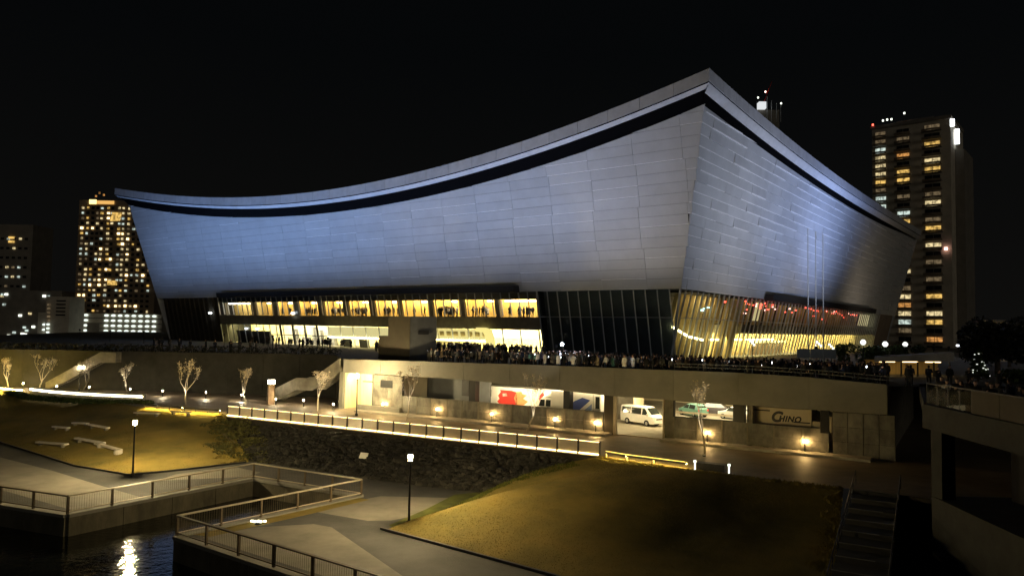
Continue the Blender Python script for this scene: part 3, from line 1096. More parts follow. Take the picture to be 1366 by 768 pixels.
# walls, piers and openings of the lower storey
ppart('pier', M['conc'], -0.6, -0.02, 0, 4.35, -.4, 0)
ppart('doorway_frame', M['dark'], 4.62, 4.72, 0.02, 4.3, -.5, -.02)
for i in range(5):
    for j in range(2):
        ppart('wall_panel', M['concwall'], 4.75 + j * 2.2, 6.92 + j * 2.2, 0.02 + i * .86, 0.86 + i * .86, -.4, -.02 + .012 * ((i + j) % 3))
ppart('vent_window', M['black'], 5.9, 7.7, 2.9, 3.75, -0.05, 0.03)
ppart('column', M['black'], 18.0, 18.8, 1.9, 4.5, -1.3, -.5)
ppart('column', M['black'], 29.5, 30.2, 1.9, 4.0, -1.2, -.4)
ppart('pier', M['brownwall'], 34.1, 35.05, 0.02, 3.8, -.6, -.03)
ppart('gate_post', M['railpale'], 35.08, 35.38, 0.02, 3.66, -.3, .03)
ppart('gate_post', M['railpale'], 40.0, 40.15, 0.02, 3.7, -.3, .03)
ppart('pier', M['concdark'], 40.2, 41.0, 0.02, 3.8, -.5, -.03)
ppart('pier', M['black'], 46.4, 47.4, 1.9, 3.8, -.7, -.1)
ppart('pier', M['concdark'], 47.75, 48.1, 0.3, 3.8, -.5, -.03)
ppart('column', M['black'], 53.6, 54.25, 1.8, 3.66, -.5, 0.03)
ppart('rail_post', M['railpale'], 54.3, 54.5, 1.9, 3.2, -.4, 0)
for i in range(3):
    for j in range(4):
        ppart('wall_panel', M['concwall'], 54.55 + j * 1.15, 55.66 + j * 1.15, 0.02 + i * 1.2, 1.2 + i * 1.2, -.4, -.02 + .012 * ((i + j) % 3))
# low wall in front of the bays, made of panels between thin posts
def lowwall(q0, q1, step, top):
    n = round((q1 - q0) / step)
    for i in range(n):
        a, b = q0 + (q1 - q0) * i / n, q0 + (q1 - q0) * (i + 1) / n
        for z0, z1 in ((0.25, 1.12), (1.14, top)):
            ppart('wall_panel', M['concwall'], a + .06, b - .06, z0, z1, -0.25, 0.0)
        ppart('wall_post', M['concdark'], a - .055, a + .055, 0.2, top + .02, -0.28, 0.03)
lowwall(9.2, 34.05, 2.07, 2.1)
lowwall(41.05, 54.3, 2.2, 2.15)
ppart('window_frame', M['black'], 41.0, 46.4, 2.15, 2.22, -.3, -.02)
ppart('window_frame', M['black'], 41.0, 46.4, 3.62, 3.70, -.3, -.02)
ppart('window_frame', M['black'], 41.0, 41.12, 2.22, 3.62, -.3, -.02)
# raised kerb strip with the bollards
ppart('kerb_strip', M['kerb'], 3.4, 35.0, 0.004, 0.22, 0.05, 1.7)
ppart('kerb_strip', M['kerb'], 40.3, 57.5, 0.004, 0.22, 0.05, 1.5)
ppart('planter_wall', M['conc'], 2.9, 9.2, 0.2, 0.75, 0.06, 0.5)
# parking hall behind
struct_floor = MB()
pbox(struct_floor, 8, 58, 0.003, 0.012, -36, -0.3)
struct_floor.build('parking_floor', M['garfloor'], podium)
ppart('hall_wall', M['garage'], 9, 58, 0.0, 4.6, -36.2, -36)
ppart('hall_wall', M['concdark'], 9, 33.5, 0.0, 4.6, -12.2, -12)
ppart('hall_wall', M['garage'], 33.3, 33.5, 0.0, 4.6, -12, -9.5)
ppart('hall_wall', M['grey'], 8.9, 17.8, 0.0, 4.55, -5.2, -5.0)
ppart('hall_wall', M['garage'], 8.4, 8.8, 0, 4.6, -18, -0.5)
ppart('hall_wall', M['brownwall'], 47.5, 47.7, 0, 3.8, -36, -0.6)
ppart('pipe_run', M['dark'], 14, 15, 2.1, 4.3, -4.95, -4.85)
for k, (q, w) in enumerate(((21, 3), (26, 3), (31, 3), (36.5, 2.4), (42, 3), (45, 2.0))):
    ppart('reflection_glow', M['tube'], q, q + w, 4.15 if q < 34 else 4.2, 4.25 if q < 34 else 4.3, -3.4, -3.15)
for q, w in ((20, 5), (29, 5), (37, 6), (43, 3)):
    ppart('reflection_glow', M['tube'], q, q + w, 4.25, 4.35, -11 if q < 34 else -17, -10.8 if q < 34 else -16.7)
area('parking_lamp', pq(25, 4.4, -2.2), pq(25, 1.5, -7), 1150, (1, .80, .45), 12, 1.0)
area('parking_lamp', pq(33, 4.4, -2.2), pq(33, 1.5, -7), 900, (1, .80, .45), 5, 1.0)
area('parking_lamp', pq(38, 4.4, -8.5), pq(38, 0, -12), 1900, (1, .78, .42), 8, 2.0)
area('parking_lamp', pq(39, 4.4, -20), pq(39, 0, -25), 2800, (1, .82, .48), 10, 3.0)
ppart('guard_rail', M['railpale'], 34, 47, 0.55, 0.75, -18.0, -17.9)
ppart('threshold', M['railpale'], 35.4, 40.0, 0.004, 0.09, -.5, -.1)
ppart('end_wall', M['concdark'], PL - .35, PL - .05, 0.01, 4.58, -36, -.45)
# lit doorway at the left end
ppart('lit_room_wall', M['cream'], 0.0, 4.6, 0.02, 4.3, -3.2, -3.0)
ppart('lit_room_floor', M['pavewarm'], -.2, 4.6, 0.004, 0.02, -3.0, 0.0)
ppart('lit_room_side', M['cream'], 4.45, 4.6, 0.02, 4.3, -3.0, -.5)
ppart('lit_room_side', M['cream'], -0.02, 0.12, 0.02, 4.3, -3.0, -.4)
ppart('door_leaf', M['cream'], 0.9, 4.0, 0.02, 3.1, -2.9, -2.8)
ppart('door_head', M['concdark'], 0.7, 4.2, 3.1, 3.25, -2.92, -2.7)
ppart('doorway_frame', M['conc'], -0.6, 4.7, 4.3, 4.4, -3.0, -.38)
area('door_lamp', pq(2.2, 4.2, -0.9), pq(2.2, 1.6, -3.0), 520, (1, .82, .38), 3.6, .5)

# left retaining wall behind the promenade
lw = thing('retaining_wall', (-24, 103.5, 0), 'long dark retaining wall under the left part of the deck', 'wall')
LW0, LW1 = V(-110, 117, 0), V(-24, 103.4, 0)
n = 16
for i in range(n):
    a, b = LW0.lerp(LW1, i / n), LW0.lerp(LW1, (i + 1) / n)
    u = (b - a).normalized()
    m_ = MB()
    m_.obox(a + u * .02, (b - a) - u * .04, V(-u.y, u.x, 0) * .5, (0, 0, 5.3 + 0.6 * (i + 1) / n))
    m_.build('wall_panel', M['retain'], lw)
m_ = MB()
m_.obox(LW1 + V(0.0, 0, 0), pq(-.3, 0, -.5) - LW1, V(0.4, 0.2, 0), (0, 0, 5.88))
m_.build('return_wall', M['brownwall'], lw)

bl = []
for p in resample([LW0 + V(0, .9, 5.5), LW1 + V(-.5, .9, 5.95)], 64):
    bl.append((p.x + 60, p.y - 110, p.z + .35, 1.0, .5, .55))
HEDGE_LEFT = bl
# outdoor stairs with solid parapets
def stair(pts, width, nrm, label):
    """pts: (point, z) going down"""
    t = thing('outdoor_stair', (pts[-1][0].x, pts[-1][0].y, 0), label, 'stairs')
    for o_ in (0.0, -width):
        m_ = MB()
        top = [V(p.x, p.y, z + 1.0) + nrm * o_ for p, z in pts]
        bot = [V(p.x, p.y, max(z - .5, 0.0)) + nrm * o_ for p, z in reversed(pts)]
        m_.prism(top + bot, -nrm * 0.2)
        m_.build('parapet', M['concdark'], t)
    for (a, za), (b, zb) in zip(pts, pts[1:]):
        k = max(1, round(abs(za - zb) / 0.17))
        for i in range(k):
            p0, p1 = a.lerp(b, i / k), a.lerp(b, (i + 1) / k)
            z = za + (zb - za) * (i + 1) / k
            m_ = MB()
            m_.obox(V(p0.x, p0.y, max(z - .3, 0)) - nrm * (width), p1 - p0, nrm * (width - .2), (0, 0, min(.3, z) if z > .02 else .02))
            m_.build('step', M['concdark'], t)
stair([(pq(-0.65), 5.0), (pq(-5.2), 2.35), (pq(-8.0), 2.3), (pq(-11.8), 0.75), (pq(-13.2), 0.02)], 2.2, PM, 'concrete stair with solid parapet beside the lit doorway')
u_ = (LW1 - LW0).normalized()
nf_ = V(u_.y, -u_.x, 0)
b_ = V(-56.0, 107.6, 0) + nf_ * 1.2
stair([(b_, 4.6), (b_ - u_ * 2.5, 4.55), (b_ - u_ * 8, 1.6), (b_ - u_ * 11, 0.02)], 1.0, nf_, 'concrete stair against the dark retaining wall at far left')

# banner board of a parked truck with lettering
bt = thing('box_truck', pq(48.3, 0.0, -3.4), 'cream box truck parked behind the low wall with black CHINO lettering', 'truck')
m_ = MB()
pbox(m_, 47.75, 52.75, 0.95, 3.5, -3.3, -1.0)
m_.build('cargo_box', M['creampaint'], bt)
m_ = MB()
pbox(m_, 52.77, 54.55, 0.5, 2.6, -3.2, -1.1)
m_.build('cab', M['creampaint'], bt)
for q in (49.0, 51.4, 53.6):
    m_ = MB()
    m_.tube(pq(q, .46, -1.25), pq(q, .46, -1.0), .45, n=14)
    m_.build('wheel', M['rubber'], bt)
m_ = MB()
pbox(m_, 47.85, 54.0, .45, .94, -3.0, -1.4)
m_.build('chassis', M['black'], bt)
for q0, q1, z in ((47.8, 49.35, 3.18), (51.3, 52.65, 2.36)):
    m_ = MB()
    pbox(m_, q0, q1, z, z + .11, -1.0, -0.985)
    m_.build('stripe', M['blackprint'], bt)
def text(body, q, z, size, parent, m, off):
    cu = bpy.data.curves.new('lettering', 'FONT')
    cu.body = body
    cu.size = size
    cu.shear = 0.28
    cu.extrude = 0.008
    cu.offset = 0.045 * size
    cu.space_character = 1.12
    cu.materials.append(m)
    o = bpy.data.objects.new('lettering', cu)
    COL.objects.link(o)
    o.parent = parent
    X = PA
    Z_ = V(0, 0, 1)
    Y_ = PM
    mw = Matrix(((X.x, Z_.x, Y_.x, 0), (X.y, Z_.y, Y_.y, 0), (X.z, Z_.z, Y_.z, 0), (0, 0, 0, 1)))
    me = bpy.data.meshes.new_from_object(o.evaluated_get(bpy.context.evaluated_depsgraph_get()))
    me.materials.clear()
    me.materials.append(m)
    bpy.data.objects.remove(o)
    o = bpy.data.objects.new('lettering', me)
    COL.objects.link(o)
    o.parent = parent
    p = pq(q, z, off) - parent.location
    o.matrix_basis = Matrix.Translation(p) @ mw
    return o
text('C', 49.40, 2.36, 1.22, bt, M['blackprint'], -0.985)
text('HINO', 50.06, 2.42, 0.66, bt, M['blackprint'], -0.985)

# =================================================================== VEHICLES
def loft(m_, st, mi=0):
    """st: (x, zb, zm, zbelt, zroof, w, wb, wr) stations from rear to front"""
    rows = []
    for x, zb, zm, zl, zr, w, wb, wr in st:
        rows.append([(x, -w * .94, zb), (x, -w, zm), (x, -wb, zl), (x, -wr, zr - .04), (x, -wr * .8, zr), (x, wr * .8, zr), (x, wr, zr - .04), (x, wb, zl), (x, w, zm), (x, w * .94, zb)])
    m_.grid(rows, mi)
    m_.face(rows[0], mi)
    m_.face(rows[-1][::-1], mi)
def wheel(t, x, y, r, w):
    s = 1 if y > 0 else -1
    m_ = MB()
    m_.tube((x, y - s * w / 2, r), (x, y + s * w / 2, r), r, n=16)
    o = m_.build('tyre', M['rubber'], None)
    o.parent = t
    m_ = MB()
    m_.tube((x, y + s * w * .3, r), (x, y + s * (w / 2 + .012), r), r * .62, r * .55, n=12)
    o2 = m_.build('rim', M['rim'], None)
    o2.parent = o
def lp(name, m_, m, t, smooth=False):
    o = m_.build(name, m, None, smooth)
    o.parent = t
    return o
def sidewin(t, x0, x1, z0, z1, y0, y1, slant0=0, slant1=0):
    for s in (-1, 1):
        m_ = MB()
        P = [(x0, s * y0, z0), (x1, s * y0, z0), (x1 + slant1, s * y1, z1), (x0 + slant0, s * y1, z1)]
        m_.face(P if s < 0 else P[::-1])
        lp('side_window', m_, M['carglass'], t)
def make_van(t, paint):
    m_ = MB()
    loft(m_, [(-2.34, .38, .75, 1.12, 1.86, .82, .82, .70), (-2.25, .3, .75, 1.12, 1.95, .85, .85, .72), (0.6, .28, .75, 1.12, 1.98, .85, .85, .73), (1.15, .28, .75, 1.12, 1.93, .85, .85, .71),
              (1.95, .28, .75, 1.10, 1.22, .85, .83, .72), (2.28, .3, .72, .98, 1.05, .82, .78, .66), (2.36, .36, .65, .85, .9, .74, .7, .6)])
    lp('body', m_, paint, t)
    m_ = MB()
    m_.face([(1.24, -.66, 1.885), (1.93, -.70, 1.255), (1.93, .70, 1.255), (1.24, .66, 1.885)])
    lp('windscreen', m_, M['carglass'], t)
    sidewin(t, .75, 1.62, 1.17, 1.80, .862, .765, 0, -.5)
    sidewin(t, -.75, .62, 1.17, 1.82, .862, .765)
    sidewin(t, -2.1, -.85, 1.17, 1.82, .862, .765)
    for x in (-1.35, 1.35):
        for y in (-.75, .75):
            wheel(t, x, y, .33, .22)
    for s in (-1, 1):
        m_ = MB()
        m_.box((2.26, s * .62, .93), (.16, .28, .2))
        lp('headlight', m_, M['lens'], t)
        m_ = MB()
        m_.box((1.55, s * .98, 1.2), (.1, .16, .22))
        lp('mirror', m_, paint, t)
    m_ = MB()
    m_.box((2.34, 0, .78), (.08, .9, .12))
    lp('grille', m_, M['black'], t)
    m_ = MB()
    m_.box((2.32, 0, .45), (.16, 1.6, .2))
    lp('bumper', m_, paint, t)
def make_car(t, paint):
    m_ = MB()
    loft(m_, [(-1.95, .35, .6, .85, .95, .76, .72, .62), (-1.85, .22, .6, .9, 1.1, .8, .78, .64), (-1.3, .2, .6, .92, 1.45, .82, .8, .6), (-.2, .2, .6, .92, 1.52, .83, .81, .6), (.4, .2, .6, .92, 1.42, .83, .81, .58),
              (1.1, .2, .6, .9, .98, .82, .8, .66), (1.75, .22, .55, .78, .84, .8, .76, .6), (1.98, .3, .5, .66, .7, .72, .68, .55)])
    lp('body', m_, paint, t)
    m_ = MB()
    m_.face([(.45, -.55, 1.40), (1.06, -.66, 1.005), (1.06, .66, 1.005), (.45, .55, 1.40)])
    lp('windscreen', m_, M['carglass'], t)
    m_ = MB()
    m_.face([(-1.34, .56, 1.42), (-1.83, .62, 1.12), (-1.83, -.62, 1.12), (-1.34, -.56, 1.42)])
    lp('rear_window', m_, M['carglass'], t)
    sidewin(t, -.15, .85, .95, 1.38, .815, .65, 0, -.45)
    sidewin(t, -1.4, -.25, .95, 1.40, .815, .65, .1, 0)
    for x in (-1.2, 1.25):
        for y in (-.74, .74):
            wheel(t, x, y, .3, .2)
    for s in (-1, 1):
        m_ = MB()
        m_.box((1.84, s * .58, .72), (.2, .3, .14))
        lp('headlight', m_, M['lens'], t)
        m_ = MB()
        m_.box((-1.93, s * .62, .85), (.06, .2, .22))
        lp('tail_light', m_, M['redpaint'], t)
ang = math.atan2(PA.y, PA.x)
t = thing('van', pq(34.4, 0.012, -9.2), 'white minivan parked behind the open gateway', 'van', None, ang - 0.35)
make_van(t, M['white'])
t = thing('hatchback_car', pq(36.3, 0.012, -20.8), 'pale green hatchback parked behind the wide window opening', 'car', 'cars in the parking hall', ang + 2.5)
make_car(t, M['cargrn'])
t = thing('dark_car', pq(38.4, 0.012, -23.8), 'dark car parked deeper in the hall behind the green hatchback', 'car', 'cars in the parking hall', ang + 0.2)
make_car(t, M['cardark'])
t = thing('silver_car', pq(41.4, 0.012, -20.6), 'silver car with dark windscreen at the right end of the window opening', 'car', 'cars in the parking hall', ang + math.pi - .3)
make_car(t, M['carsilver'])

def truck(loc, rz, label, body_m, L, kind):
    t = thing('box_truck', loc, label, 'truck', None, rz)
    m_ = MB()
    m_.box((0, 0, 2.22 if kind == 'blue' else 2.07), (L, 2.2, 2.84 if kind == 'blue' else 2.54))
    box = lp('cargo_box', m_, M['white'], t)
    for sy in (-1, 1):
        y = sy * 1.113
        def pf(pts, m, nm, d=0.013):
            q = MB()
            q.prism([(x, y - sy * d, z) for x, z in pts], (0, sy * d, 0))
            o = q.build(nm, m, None)
            o.parent = box
        if kind == 'red':
            pf([(-.01 * L, 1.3), (L * .22, 1.3), (L * .27, 1.7), (L * .235, 2.0), (L * .26, 2.35), (L * .22, 2.75), (L * .23, 3.0), (L * .06, 2.98), (-L * .01, 2.86), (L * .02, 2.2)], M['redpaint'], 'red_panel')
            pf([(-L * .012, 1.3), (L * .018, 2.2), (-L * .012, 2.88), (-L * .08, 2.95), (-L * .10, 2.7), (-L * .16, 2.6), (-L * .11, 2.2), (-L * .18, 1.9), (-L * .12, 1.5)], M['orangepaint'], 'orange_panel')
            pf([(L * .12, 2.35), (L * .19, 2.3), (L * .19, 2.6), (L * .13, 2.66)], M['white'], 'white_mark', .02)
            pf([(-L * .47, 1.2), (-L * .38, 1.1), (-L * .33, 1.9), (-L * .34, 2.7), (-L * .39, 3.1), (-L * .42, 2.3), (-L * .47, 2.0)], M['redpaint'], 'red_panel')
            pf([(-L * .02, 1.5), (L * .0, 1.5), (L * .0, 2.6), (-L * .02, 2.6)], M['blackprint'], 'hatch', .024)
            pf([(L * .36, 2.2), (L * .40, 2.2), (L * .40, 2.95), (L * .36, 2.95)], M['carglass'], 'side_window', .02)
        else:
            pf([(L * .44, .95), (L * .10, .95), (-L * .30, 2.9), (-L * .14, 3.1), (L * .02, 2.7)], M['bluepaint'], 'blue_stripe')
            pf([(L * .02, .95), (-L * .12, .95), (-L * .33, 2.0), (-L * .33, 2.55)], M['bluepale'], 'pale_blue_stripe')
            pf([(-L * .48, 2.1), (-L * .40, 2.1), (-L * .40, 3.3), (-L * .48, 3.3)], M['carglass'], 'side_window', .02)
            pf([(-L * .48, 1.0), (-L * .39, 1.0), (-L * .39, 1.75), (-L * .48, 1.75)], M['blackprint'], 'hatch', .02)
            pf([(-L * .36, .9), (-L * .355, .9), (-L * .355, 3.5), (-L * .36, 3.5)], M['grey'], 'door_seam', .02)
    cx = L / 2
    m_ = MB()
    loft(m_, [(cx + .02, .5, 1.2, 1.85, 2.82, 1.0, 1.0, .92), (cx + 1.0, .45, 1.2, 1.85, 2.86, 1.02, 1.02, .92), (cx + 1.4, .45, 1.2, 1.85, 2.68, 1.02, 1.0, .88), (cx + 1.80, .45, 1.1, 1.75, 1.85, 1.0, .95, .85), (cx + 1.9, .5, 1.0, 1.3, 1.4, .95, .9, .8)])
    cabo = lp('cab', m_, M['white'], t)
    m_ = MB()
    m_.face([(cx + 1.43, -.82, 2.62), (cx + 1.81, -.82, 1.9), (cx + 1.81, .82, 1.9), (cx + 1.43, .82, 2.62)])
    o = lp('windscreen', m_, M['carglass'], t)
    sidewin(t, cx + .80, cx + 1.50, 1.95, 2.62, 1.035, .97, 0, -.2)
    sidewin(t, cx + .10, cx + .66, 1.95, 2.62, 1.035, .97)
    m_ = MB()
    loft(m_, [(cx + .02, 2.82, 3.0, 3.3, 3.62, .95, .95, .9), (cx + .5, 2.82, 2.95, 3.15, 3.35, .92, .9, .8), (cx + 1.15, 2.8, 2.82, 2.88, 2.92, .85, .8, .7)])
    lp('wind_deflector', m_, M['white'], t)
    for x in (-L * .3, cx + .9):
        for y in (-.95, .95):
            wheel(t, x, y, .45, .26)
    m_ = MB()
    m_.box((.4, 0, .7), (L + .6, 1.0, .3))
    lp('chassis', m_, M['black'], t)
truck(pq(20.9, 0.012, -6.6), ang + math.pi, 'white box truck with red graphics parked behind the low wall', 'red', 9.0, 'red')
truck(pq(30.0, 0.012, -3.2), ang + math.pi, 'white crew cab truck with a blue diagonal stripe behind the low wall', 'blue', 5.6, 'blue')

# =================================================================== LIT FENCE
fence = thing('lit_fence', FENCE_A, 'long metal fence with glowing handrail above the rock slope', 'fence')
nb = 23
fl = (FENCE_B - FENCE_A).length
fa = math.atan2(FDIR.y, FDIR.x)
for i in range(nb + 1):
    p = FENCE_A + FDIR * (fl * i / nb)
    m_ = MB()
    m_.box((p.x, p.y, .59), (0.11, 0.14, 1.18), fa)
    m_.build('post', M['dark'], fence)
    if i == nb:
        break
    a = p + FDIR * .09
    d = FDIR * (fl / nb - .18)
    m_ = MB()
    m_.obox(a + V(0, 0, 1.12) - FNOR * .05, d, FNOR * .1, (0, 0, .05))
    m_.build('handrail', M['railpale'], fence)
    m_ = MB()
    m_.obox(a + V(0, 0, 1.075) - FNOR * .03, d, FNOR * .06, (0, 0, .022))
    m_.build('led_strip', M['ledrail'], fence)
    m_ = MB()
    k = 22
    for j in range(k):
        q = a + d * ((j + .5) / k)
        m_.tube((q.x, q.y, .15), (q.x, q.y, 1.07), .022, n=4, caps=False)
    m_.build('baluster', M['railpale'], fence, kind='stuff')
    m_ = MB()
    m_.obox(a + V(0, 0, .08) - FNOR * -.06, d, FNOR * .08, (0, 0, .10))
    m_.build('base_led', M['ledwarm'], fence)
    m_ = MB()
    m_.obox(a + V(0, 0, 0.004) - FNOR * .09, d, FNOR * .36, (0, 0, .06))
    m_.build('base_kerb', M['kerb'], fence)
# low lit rail that continues along the lawn
low = [V(7.6, 58.9, 0), V(9.0, 57.5, 0), V(10.8, 56.2, 0), V(12.9, 54.6, 0)]
lr = thing('low_rail', low[0], 'low lit rail along the top of the right lawn, ending at a low dark box', 'railing')
for a, b in zip(low, low[1:]):
    d = b - a
    u = d.normalized()
    nn = V(u.y, -u.x, 0)
    if nn.y > 0:
        nn = -nn
    m_ = MB()
    m_.obox(a + V(0, 0, .5) - nn * .05, d, nn * .1, (0, 0, .06))
    m_.build('handrail', M['railpale'], lr)
    m_ = MB()
    m_.obox(a + V(0, 0, .40) + nn * .03, d, nn * .06, (0, 0, .03))
    m_.build('led_strip', M['ledgrass'], lr)
    m_ = MB()
    m_.obox(a + nn * .12 + V(0, 0, .37), d, nn * .02, (0, 0, .16))
    m_.build('added_hood', M['dark'], lr)  # plate added to screen the strip from view and throw light down
    m_ = MB()
    m_.box((a.x, a.y, .27), (.08, .08, .54), math.atan2(d.y, d.x))
    m_.build('post', M['railpale'], lr)
bx = thing('planter_box', (13.9, 54.3, 0), 'low dark box between two small lights at the end of the lit rail', 'planter')
m_ = MB()
m_.box((14.6, 54.3, .3), (2.0, .7, .5), -.5)
m_.build('box', M['dark'], bx)
for x, y in ((13.5, 54.7), (15.6, 53.4)):
    m_ = MB()
    m_.lathe((x, y, 0.0), [(.05, 0), (.05, .5), (.1, .52), (.1, .66)], 8)
    m_.build('light', M['spotglow'] if False else M['starwhite'], bx)

# grass lights along the top of the left lawn
lg = thing('lawn_light_strip', (-40.7, 86.7, 0), 'yellow light strip along the top edge of the left lawn by the fence', 'light strip')
for a, b in ((V(-42.5, 87.4, .38), V(-36.8, 84.5, .38)), (V(-36.6, 84.4, .38), V(-31.9, 82.7, .38))):
    d = b - a
    u = d.normalized()
    m_ = MB()
    m_.obox(a, d, V(u.y, -u.x, 0) * .06, (0, 0, .03))
    m_.build('led_strip', M['ledgrass'], lg)
    m_ = MB()
    nn_ = V(u.y, -u.x, 0)
    nn_ = nn_ if nn_.y < 0 else -nn_
    m_.obox(a + nn_ * .09 + V(0, 0, -.02), d, nn_ * .02, (0, 0, .12))
    m_.build('added_hood', M['dark'], lg)  # added screen that hides this strip and keeps its glow low
    for k_ in range(4):
        q_ = a + d * (k_ / 3 * .98)
        m_ = MB()
        m_.box((q_.x, q_.y, .19), (.06, .06, .378))
        m_.build('post', M['dark'], lg)
lg = thing('lawn_light_strip', (-74, 105.5, 0), 'yellow light strip along the lawn edge at the far left', 'light strip')
m_ = MB()
m_.obox((-84, 110.4, .4), V(18, -9.0, 0), V(.05, -.06, 0), (0, 0, .12))
m_.build('led_strip', M['ledgrass'], lg)

# curved bench with the bright white light band
arc = thing('curved_light_bench', (-55, 96, 0), 'curved bench with a bright white light band beside the left lawn', 'bench')
ctr = V(-55.5, 110.5, 0)
A_ = [V(-64.9, 101.4, 0), V(-60.5, 98.6, 0), V(-55.5, 96.4, 0), V(-50.5, 94.9, 0), V(-46.0, 94.0, 0)]
A_ = resample(A_, 13)
for i, (a, b) in enumerate(zip(A_, A_[1:])):
    d = b - a
    u = d.normalized()
    nn = V(u.y, -u.x, 0)
    m_ = MB()
    m_.obox(a + V(0, 0, .0), d, -nn * .5, (0, 0, .92))
    m_.build('seat_block', M['conc'], arc)
    m_ = MB()
    m_.obox(a + V(0, 0, .52) + nn * .02, d, nn * .05, (0, 0, .22))
    m_.build('light_band', M['ledwhite'], arc)
kio = thing('kiosk', (-76, 117, 0), 'low kiosk with a yellow light band at the far left', 'kiosk')
m_ = MB()
m_.box((-79, 118, 1.0), (14, 3, 2.0), -.1)
m_.build('body', M['brownwall'], kio)
m_ = MB()
m_.box((-79, 116.2, 1.65), (14, .25, .5), -.1)
m_.build('light_band', M['ledwhite'], kio)

# =================================================================== LAMPS
def street_lamp(loc, h, label, glow, big=1.0):
    t = thing('street_lamp', loc, label, 'street lamp', 'street lamps')
    x, y, z = loc
    m_ = MB()
    m_.lathe(loc, [(.16, 0), (.16, .25), (.075, .32), (.055, h - .55)], 10)
    m_.build('pole', M['black'], t)
    m_ = MB()
    m_.lathe((x, y, z + h - .56), [(.07, 0), (.17 * big, .06), (.17 * big, .10)], 12)
    m_.build('lamp_base', M['black'], t)
    m_ = MB()
    m_.lathe((x, y, z + h - .455), [(.11 * big, 0), (.14 * big, .2), (.14 * big, .34)], 12)
    m_.build('lantern', glow, t)
    m_ = MB()
    m_.lathe((x, y, z + h - .11), [(.19 * big, 0), (.2 * big, .05), (.05, .11)], 12)
    m_.build('cap', M['black'], t)
    return t
street_lamp((-6.25, 47.75, PZ), 4.5, 'black street lamp at the plaza corner of the right lawn', M['lampglow'])
street_lamp((-30.4, 61.0, PZ), 4.6, 'black street lamp on the left bank at the foot of the left lawn', M['lampwhite'])
street_lamp((-17.0, 83.3, 0), 4.7, 'slim black street lamp in front of the lit doorway', M['lampwhite'], .8)
street_lamp((-61.5, 107, 0), 3.6, 'short street lamp among the bare trees at far left', emit('small_lamp_glow', (1, .85, .6), 500))
pl = thing('lamp_pillar', (-29.9, 93.8, 0), 'square lamp pillar with glowing head at the foot of the stair', 'lamp')
m_ = MB()
m_.box((-29.9, 93.8, 1.25), (.75, .75, 2.5), .5)
m_.build('pillar', M['wood'], pl)
m_ = MB()
m_.box((-29.9, 93.8, 2.78), (.7, .7, .5), .5)
m_.build('lantern', emit('pillar_lamp_glow', (1, .87, .62), 40), pl)
m_ = MB()
m_.box((-29.9, 93.8, 3.1), (1.0, 1.0, .12), .5)
m_.build('cap', M['dark'], pl)

def bollard(loc, label, glow, first=[]):
    if not first or first[0][1] != glow.name:
        t = thing('bollard_light', loc, label, 'bollard light', 'bollard lights along the promenade')
        m_ = MB()
        m_.lathe((0, 0, 0), [(.07, 0), (.055, .03), (.055, .72)], 8)
        m_.build('post', M['black'], t, local=True)
        m_ = MB()
        m_.lathe((0, 0, .72), [(.045, 0), (.05, .06), (.045, .13)], 8)
        m_.build('light', glow, t, local=True)
        m_ = MB()
        m_.lathe((0, 0, .85), [(.07, 0), (.07, .03), (.02, .05)], 8)
        m_.build('cap', M['black'], t, local=True)
        first.clear()
        first.append((t, glow.name))
        return t
    return copy_thing(first[0][0], loc, 0, label)
for loc, lb in (((4.5, 74.9, .22), 'bollard light glowing on the kerb below the blue striped truck'),
                ((-1.9, 78.6, .22), 'bollard light glowing on the kerb below the red graphics truck'),
                ((-8.0, 82.3, .22), 'bollard light on the kerb left of the black column and the trucks'),
                ((8.3, 72.5, .22), 'bollard light beside the left post of the open gateway'),
                ((17.6, 66.9, .22), 'bollard light glowing behind the bare tree right of the gateway'),
                ((24.6, 62.6, .22), 'bollard light glowing under the CHINO lettering'),
                ((-14.6, 86.2, .22), 'bollard light on the kerb end right of the lit doorway')):
    bollard(loc, lb, M['bollardglow'])
for (x, y), lb in (((-20.6, 87.6), 'small white path light left of the lit doorway'), ((-25.2, 91.6), 'small white path light under the stair landing'), ((-28.9, 92.6), 'small white path light beside the lamp pillar'),
                   ((-34.8, 97.2), 'small white path light right of the bare tree before the dark wall'), ((-40.4, 99.6), 'small white path light left of the bare tree before the dark wall'),
                   ((-46.8, 101), 'small white path light at the right end of the curved bench'), ((-52.0, 102.6), 'small white path light above the middle of the curved bench'),
                   ((-58.4, 104.0), 'small white path light right of the short street lamp'), ((-63.5, 105.0), 'small white path light left of the short street lamp'), ((-70.5, 108.5), 'small white path light beside the far left kiosk')):
    bollard((x, y, 0), lb, M['spotglow'])
gl = thing('ground_light', (-15.6, 47.3, PZ), 'bright ground light on the grass strip beside the inlet railing', 'ground light')
m_ = MB()
m_.lathe((-15.6, 47.3, PZ), [(.22, 0), (.22, .1), (.16, .14)], 12)
m_.build('housing', M['dark'], gl)
for i in range(5):
    m_ = MB()
    m_.box((-16.0 + i * .2, 47.32 - (i % 2) * .12, PZ + .2), (.16, .14, .1), i * .6)
    m_.build('lens', emit('ground_light_glow', (1, .95, .62), 4), gl)

